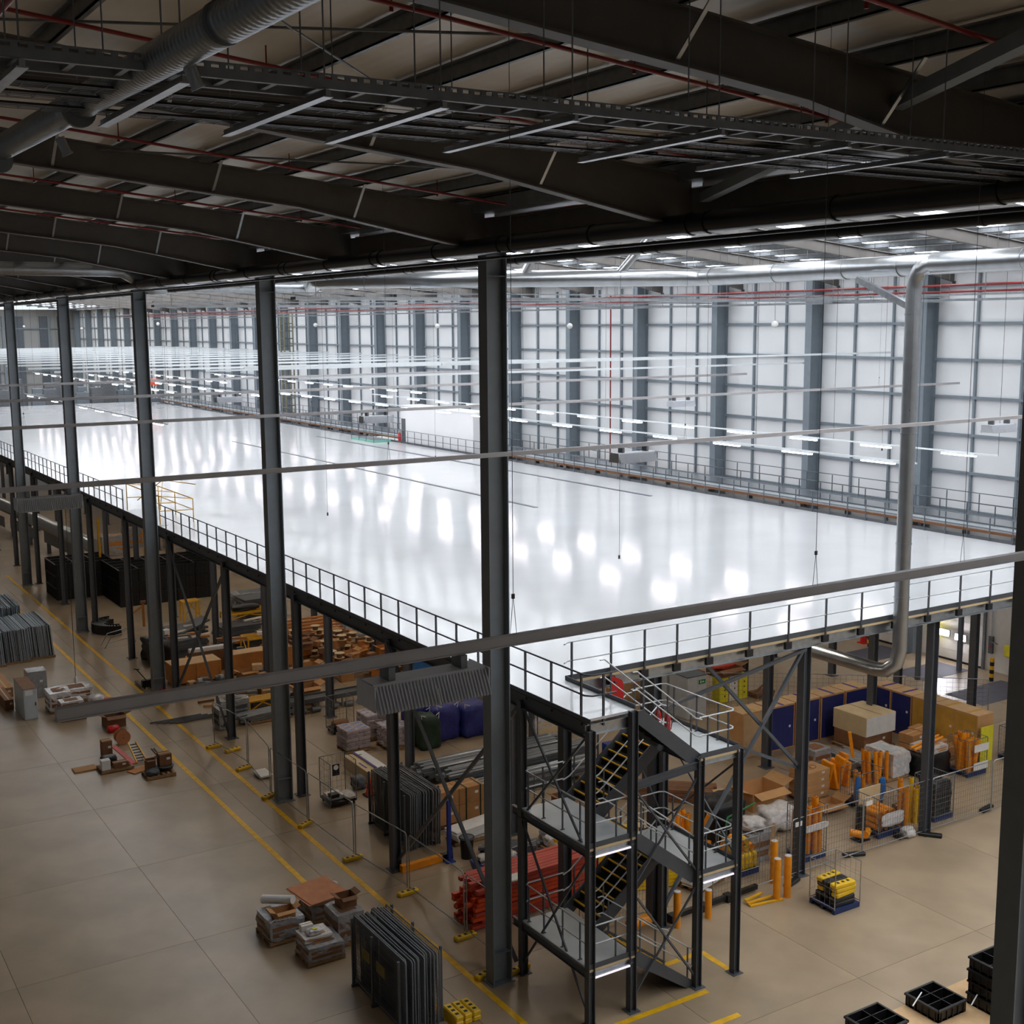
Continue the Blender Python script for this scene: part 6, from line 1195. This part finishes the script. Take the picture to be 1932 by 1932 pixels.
t = thing('red_sign_cone', 'red warning cone at the left dock', 'cone', G(1629, 1213)); MB().box((0, 0, 0.03), (0.5, 0.5, 0.06)).build('base', 'red_paint', t); MB().lathe([(0.2, 0.06), (0.12, 0.8), (0.1, 0.95)], n=12).build('cone', 'red_paint', t)
t = thing('control_panel', 'dark wall control with red button between the docks', 'control', (54.15, 40.0, 1.2)); MB().box((0, 0, 0.2), (0.12, 0.25, 0.9)).build('box', 'steel_dark', t); MB().tube((-0.06, 0, 0.1), (-0.1, 0, 0.1), 0.05, 8).build('button', 'red_paint', t); MB().tube((0, 0, 0.6), (0, 0, 4), 0.03, 6).build('conduit', 'grey_cabinet', t); MB().bar((-0.05, 0, 0.4), (-0.3, -0.6, 0.4), 0.05, 0.05).build('arm', 'steel_dark', t)
tag(MB().box((0, 0, 0), (0.1, 0.5, 0.6), ch=0.03).build('yellow_box', 'lemon_plastic', None, (54.1, 38.9, 1.3)), 'yellow box on the dock wall beside the big dark column', 'box')
for i, (x0, x1, y0, y1) in enumerate(((50.3, 53.6, 44.6, 46.7), (49.9, 53.4, 40.6, 42.7), (48.9, 53.2, 36.4, 38.6))): MB().box(((x0+x1)/2, (y0+y1)/2, 0.004), (x1-x0, y1-y0, 0.006)).build('dock_plate', 'mat_dark', fl)
for i, (px, py) in enumerate(((1665, 1284), (1730, 1293), (1757, 1296), (1842, 1326), (1875, 1334))): pass
# ================================================================= ON THE DECK
t = thing('pallet_gate', 'yellow tubular pallet gate at the left edge of the deck', 'gate', (17.6, 61.0, ZD))
for y in (0.2, 3.2, 6.2): MB().pipe([(0, y, 0), (0, y, 1.45), (1.7, y, 1.2), (1.7, y, 0)], 0.03, 6).pipe([(0, y, 0.7), (1.7, y, 0.65)], 0.025, 6).build('side_frame', 'yellow_paint', t)
MB().pipe([(0, 0.2, 1.45), (0, 6.2, 1.45)], 0.03, 6).pipe([(1.7, 0.2, 1.2), (1.7, 6.2, 1.2)], 0.03, 6).pipe([(1.7, 0.2, 0.65), (1.7, 6.2, 0.65)], 0.025, 6).build('cross_bar', 'yellow_paint', t); MB().pipe([(0.1, 0.4, 0.75), (0.8, 2.2, 2.0), (1.9, 0.3, 1.9)], 0.025, 6).pipe([(0.1, 4.5, 0.75), (0.8, 2.2, 2.0)], 0.025, 6).build('swing_arm', 'yellow_paint', t)
tag(MB().prism([(17.45, 60.9), (17.9, 60.9), (19.2, 67.2), (17.45, 67.2)], 'z', ZD, ZD+0.02).build('gate_plate', 'landing'), 'pale grey loading plate at the yellow gate', 'plate')
t = thing('site_office', 'windowless white site cabin with a dark door at the far deck edge', 'cabin', (48.3, 87.2, ZD-0.1)); MB().box((0, 0, 1.6), (1.9, 12, 3.2), ch=0.02).build('body', 'wall_white', t); MB().box((0, 6.02, 1.1), (0.9, 0.05, 2.1)).build('door', 'steel_dark', t); MB().box((-0.96, 5.5, 1.1), (0.03, 0.7, 2.1)).build('side_door', 'steel_dark', t); MB().box((0, 0, 3.22), (2.0, 12.1, 0.06)).build('roof', 'white_board', t)
tag(MB().lathe([(0.12, 0), (0.12, 0.7), (0.05, 0.8)], n=10).build('red_cylinder', 'red_paint', None, (47.5, 93.8, ZD)), 'red extinguisher at the cabin door on the deck', 'extinguisher')
t = thing('stair_well', 'teal-lined stair well with grey rails on the far deck', 'stair well', (46.2, 96.6, ZD)); MB().box((0, 0, 0.09), (1.6, 4.4, 0.18)).build('lining', 'teal_lining', t); MB().box((0, 0, 0.185), (1.3, 4.1, 0.02)).build('opening', 'steel_dark', t)
for y in (-2.2, -0.7, 0.7, 2.2): MB().box((-0.8, y, 0.8), (0.04, 0.04, 1.6)).build('rail_post', 'steel_grey', t)
MB().box((-0.8, 0, 1.6), (0.04, 4.4, 0.04)).box((-0.8, 0, 1.1), (0.04, 4.4, 0.04)).build('rail', 'steel_grey', t)
mat('olive_steel', (120, 118, 92), 0.5)
tg = thing('tower_rack', 'tall olive lattice mast against the white wall', 'mast', (51.5, 128, ZD))
for sx in (-0.5, 0.5):
    for sy in (-0.5, 0.5): MB().box((sx, sy, 5.6), (0.12, 0.12, 11.2)).build('leg', 'olive_steel', tg)
for q in range(14): MB().box((0, -0.5, 0.4+0.8*q), (1.0, 0.08, 0.1)).box((-0.5, 0, 0.4+0.8*q), (0.08, 1.0, 0.1)).build('rung', 'steel_dark', tg)
for i in range(14):
    x, y = 22+2.0*i, 172+rr.uniform(-2, 6); tag(MB().box((0, 0, ZD/2+0.6+0.3*(i % 3)), (1.6, 1.2, ZD+1.0+0.6*(i % 3))).box((0, 0, ZD+1.6+0.6*(i % 3)), (1.2, 0.9, 0.6)).build('conveyor_tower', 'galv_dull' if i % 3 else 'wall_steel', None, (x, y, 0)), 'distant dark machinery past the deck end, %s from the left' % ORD[i], 'machinery', 'distant machinery')
t = thing('scissor_lift', 'small orange-topped lift at the far deck corner', 'lift', (46.0, 160, ZD)); MB().box((0, 0, 0.5), (1.2, 2.0, 0.5)).build('base', 'steel_grey', t); MB().bar((0, -0.8, 0.7), (0, 0.8, 2.4), 0.1, 0.1).bar((0, 0.8, 0.7), (0, -0.8, 2.4), 0.1, 0.1).build('scissor', 'steel_dark', t); MB().box((0, 0, 2.8), (1.2, 2.0, 0.7)).build('basket', 'red_orange', t)
# goods far left under the mezzanine
for i in range(5): wrapped('distant shelf load under the mezzanine at the left edge, %s' % ORD[i], (24.8+2.6*i, 100+3*(i % 2), 0), (1.8, 1.4, 1.6), 'wrap_grey', 'card_orange', 70+i)
for i in range(3): tag(MB().box((0, 0, 2.6), (0.14, 0.14, 5.2)).box((0, 0, 0.05), (0.4, 0.4, 0.1)).build('yellow_mast', 'yellow_paint', None, (16.9+3.6*i if i else 15.6, 108 if i == 0 else 84+2*i, 0)), '%s slim yellow post among the far stores' % ORD[i], 'post')
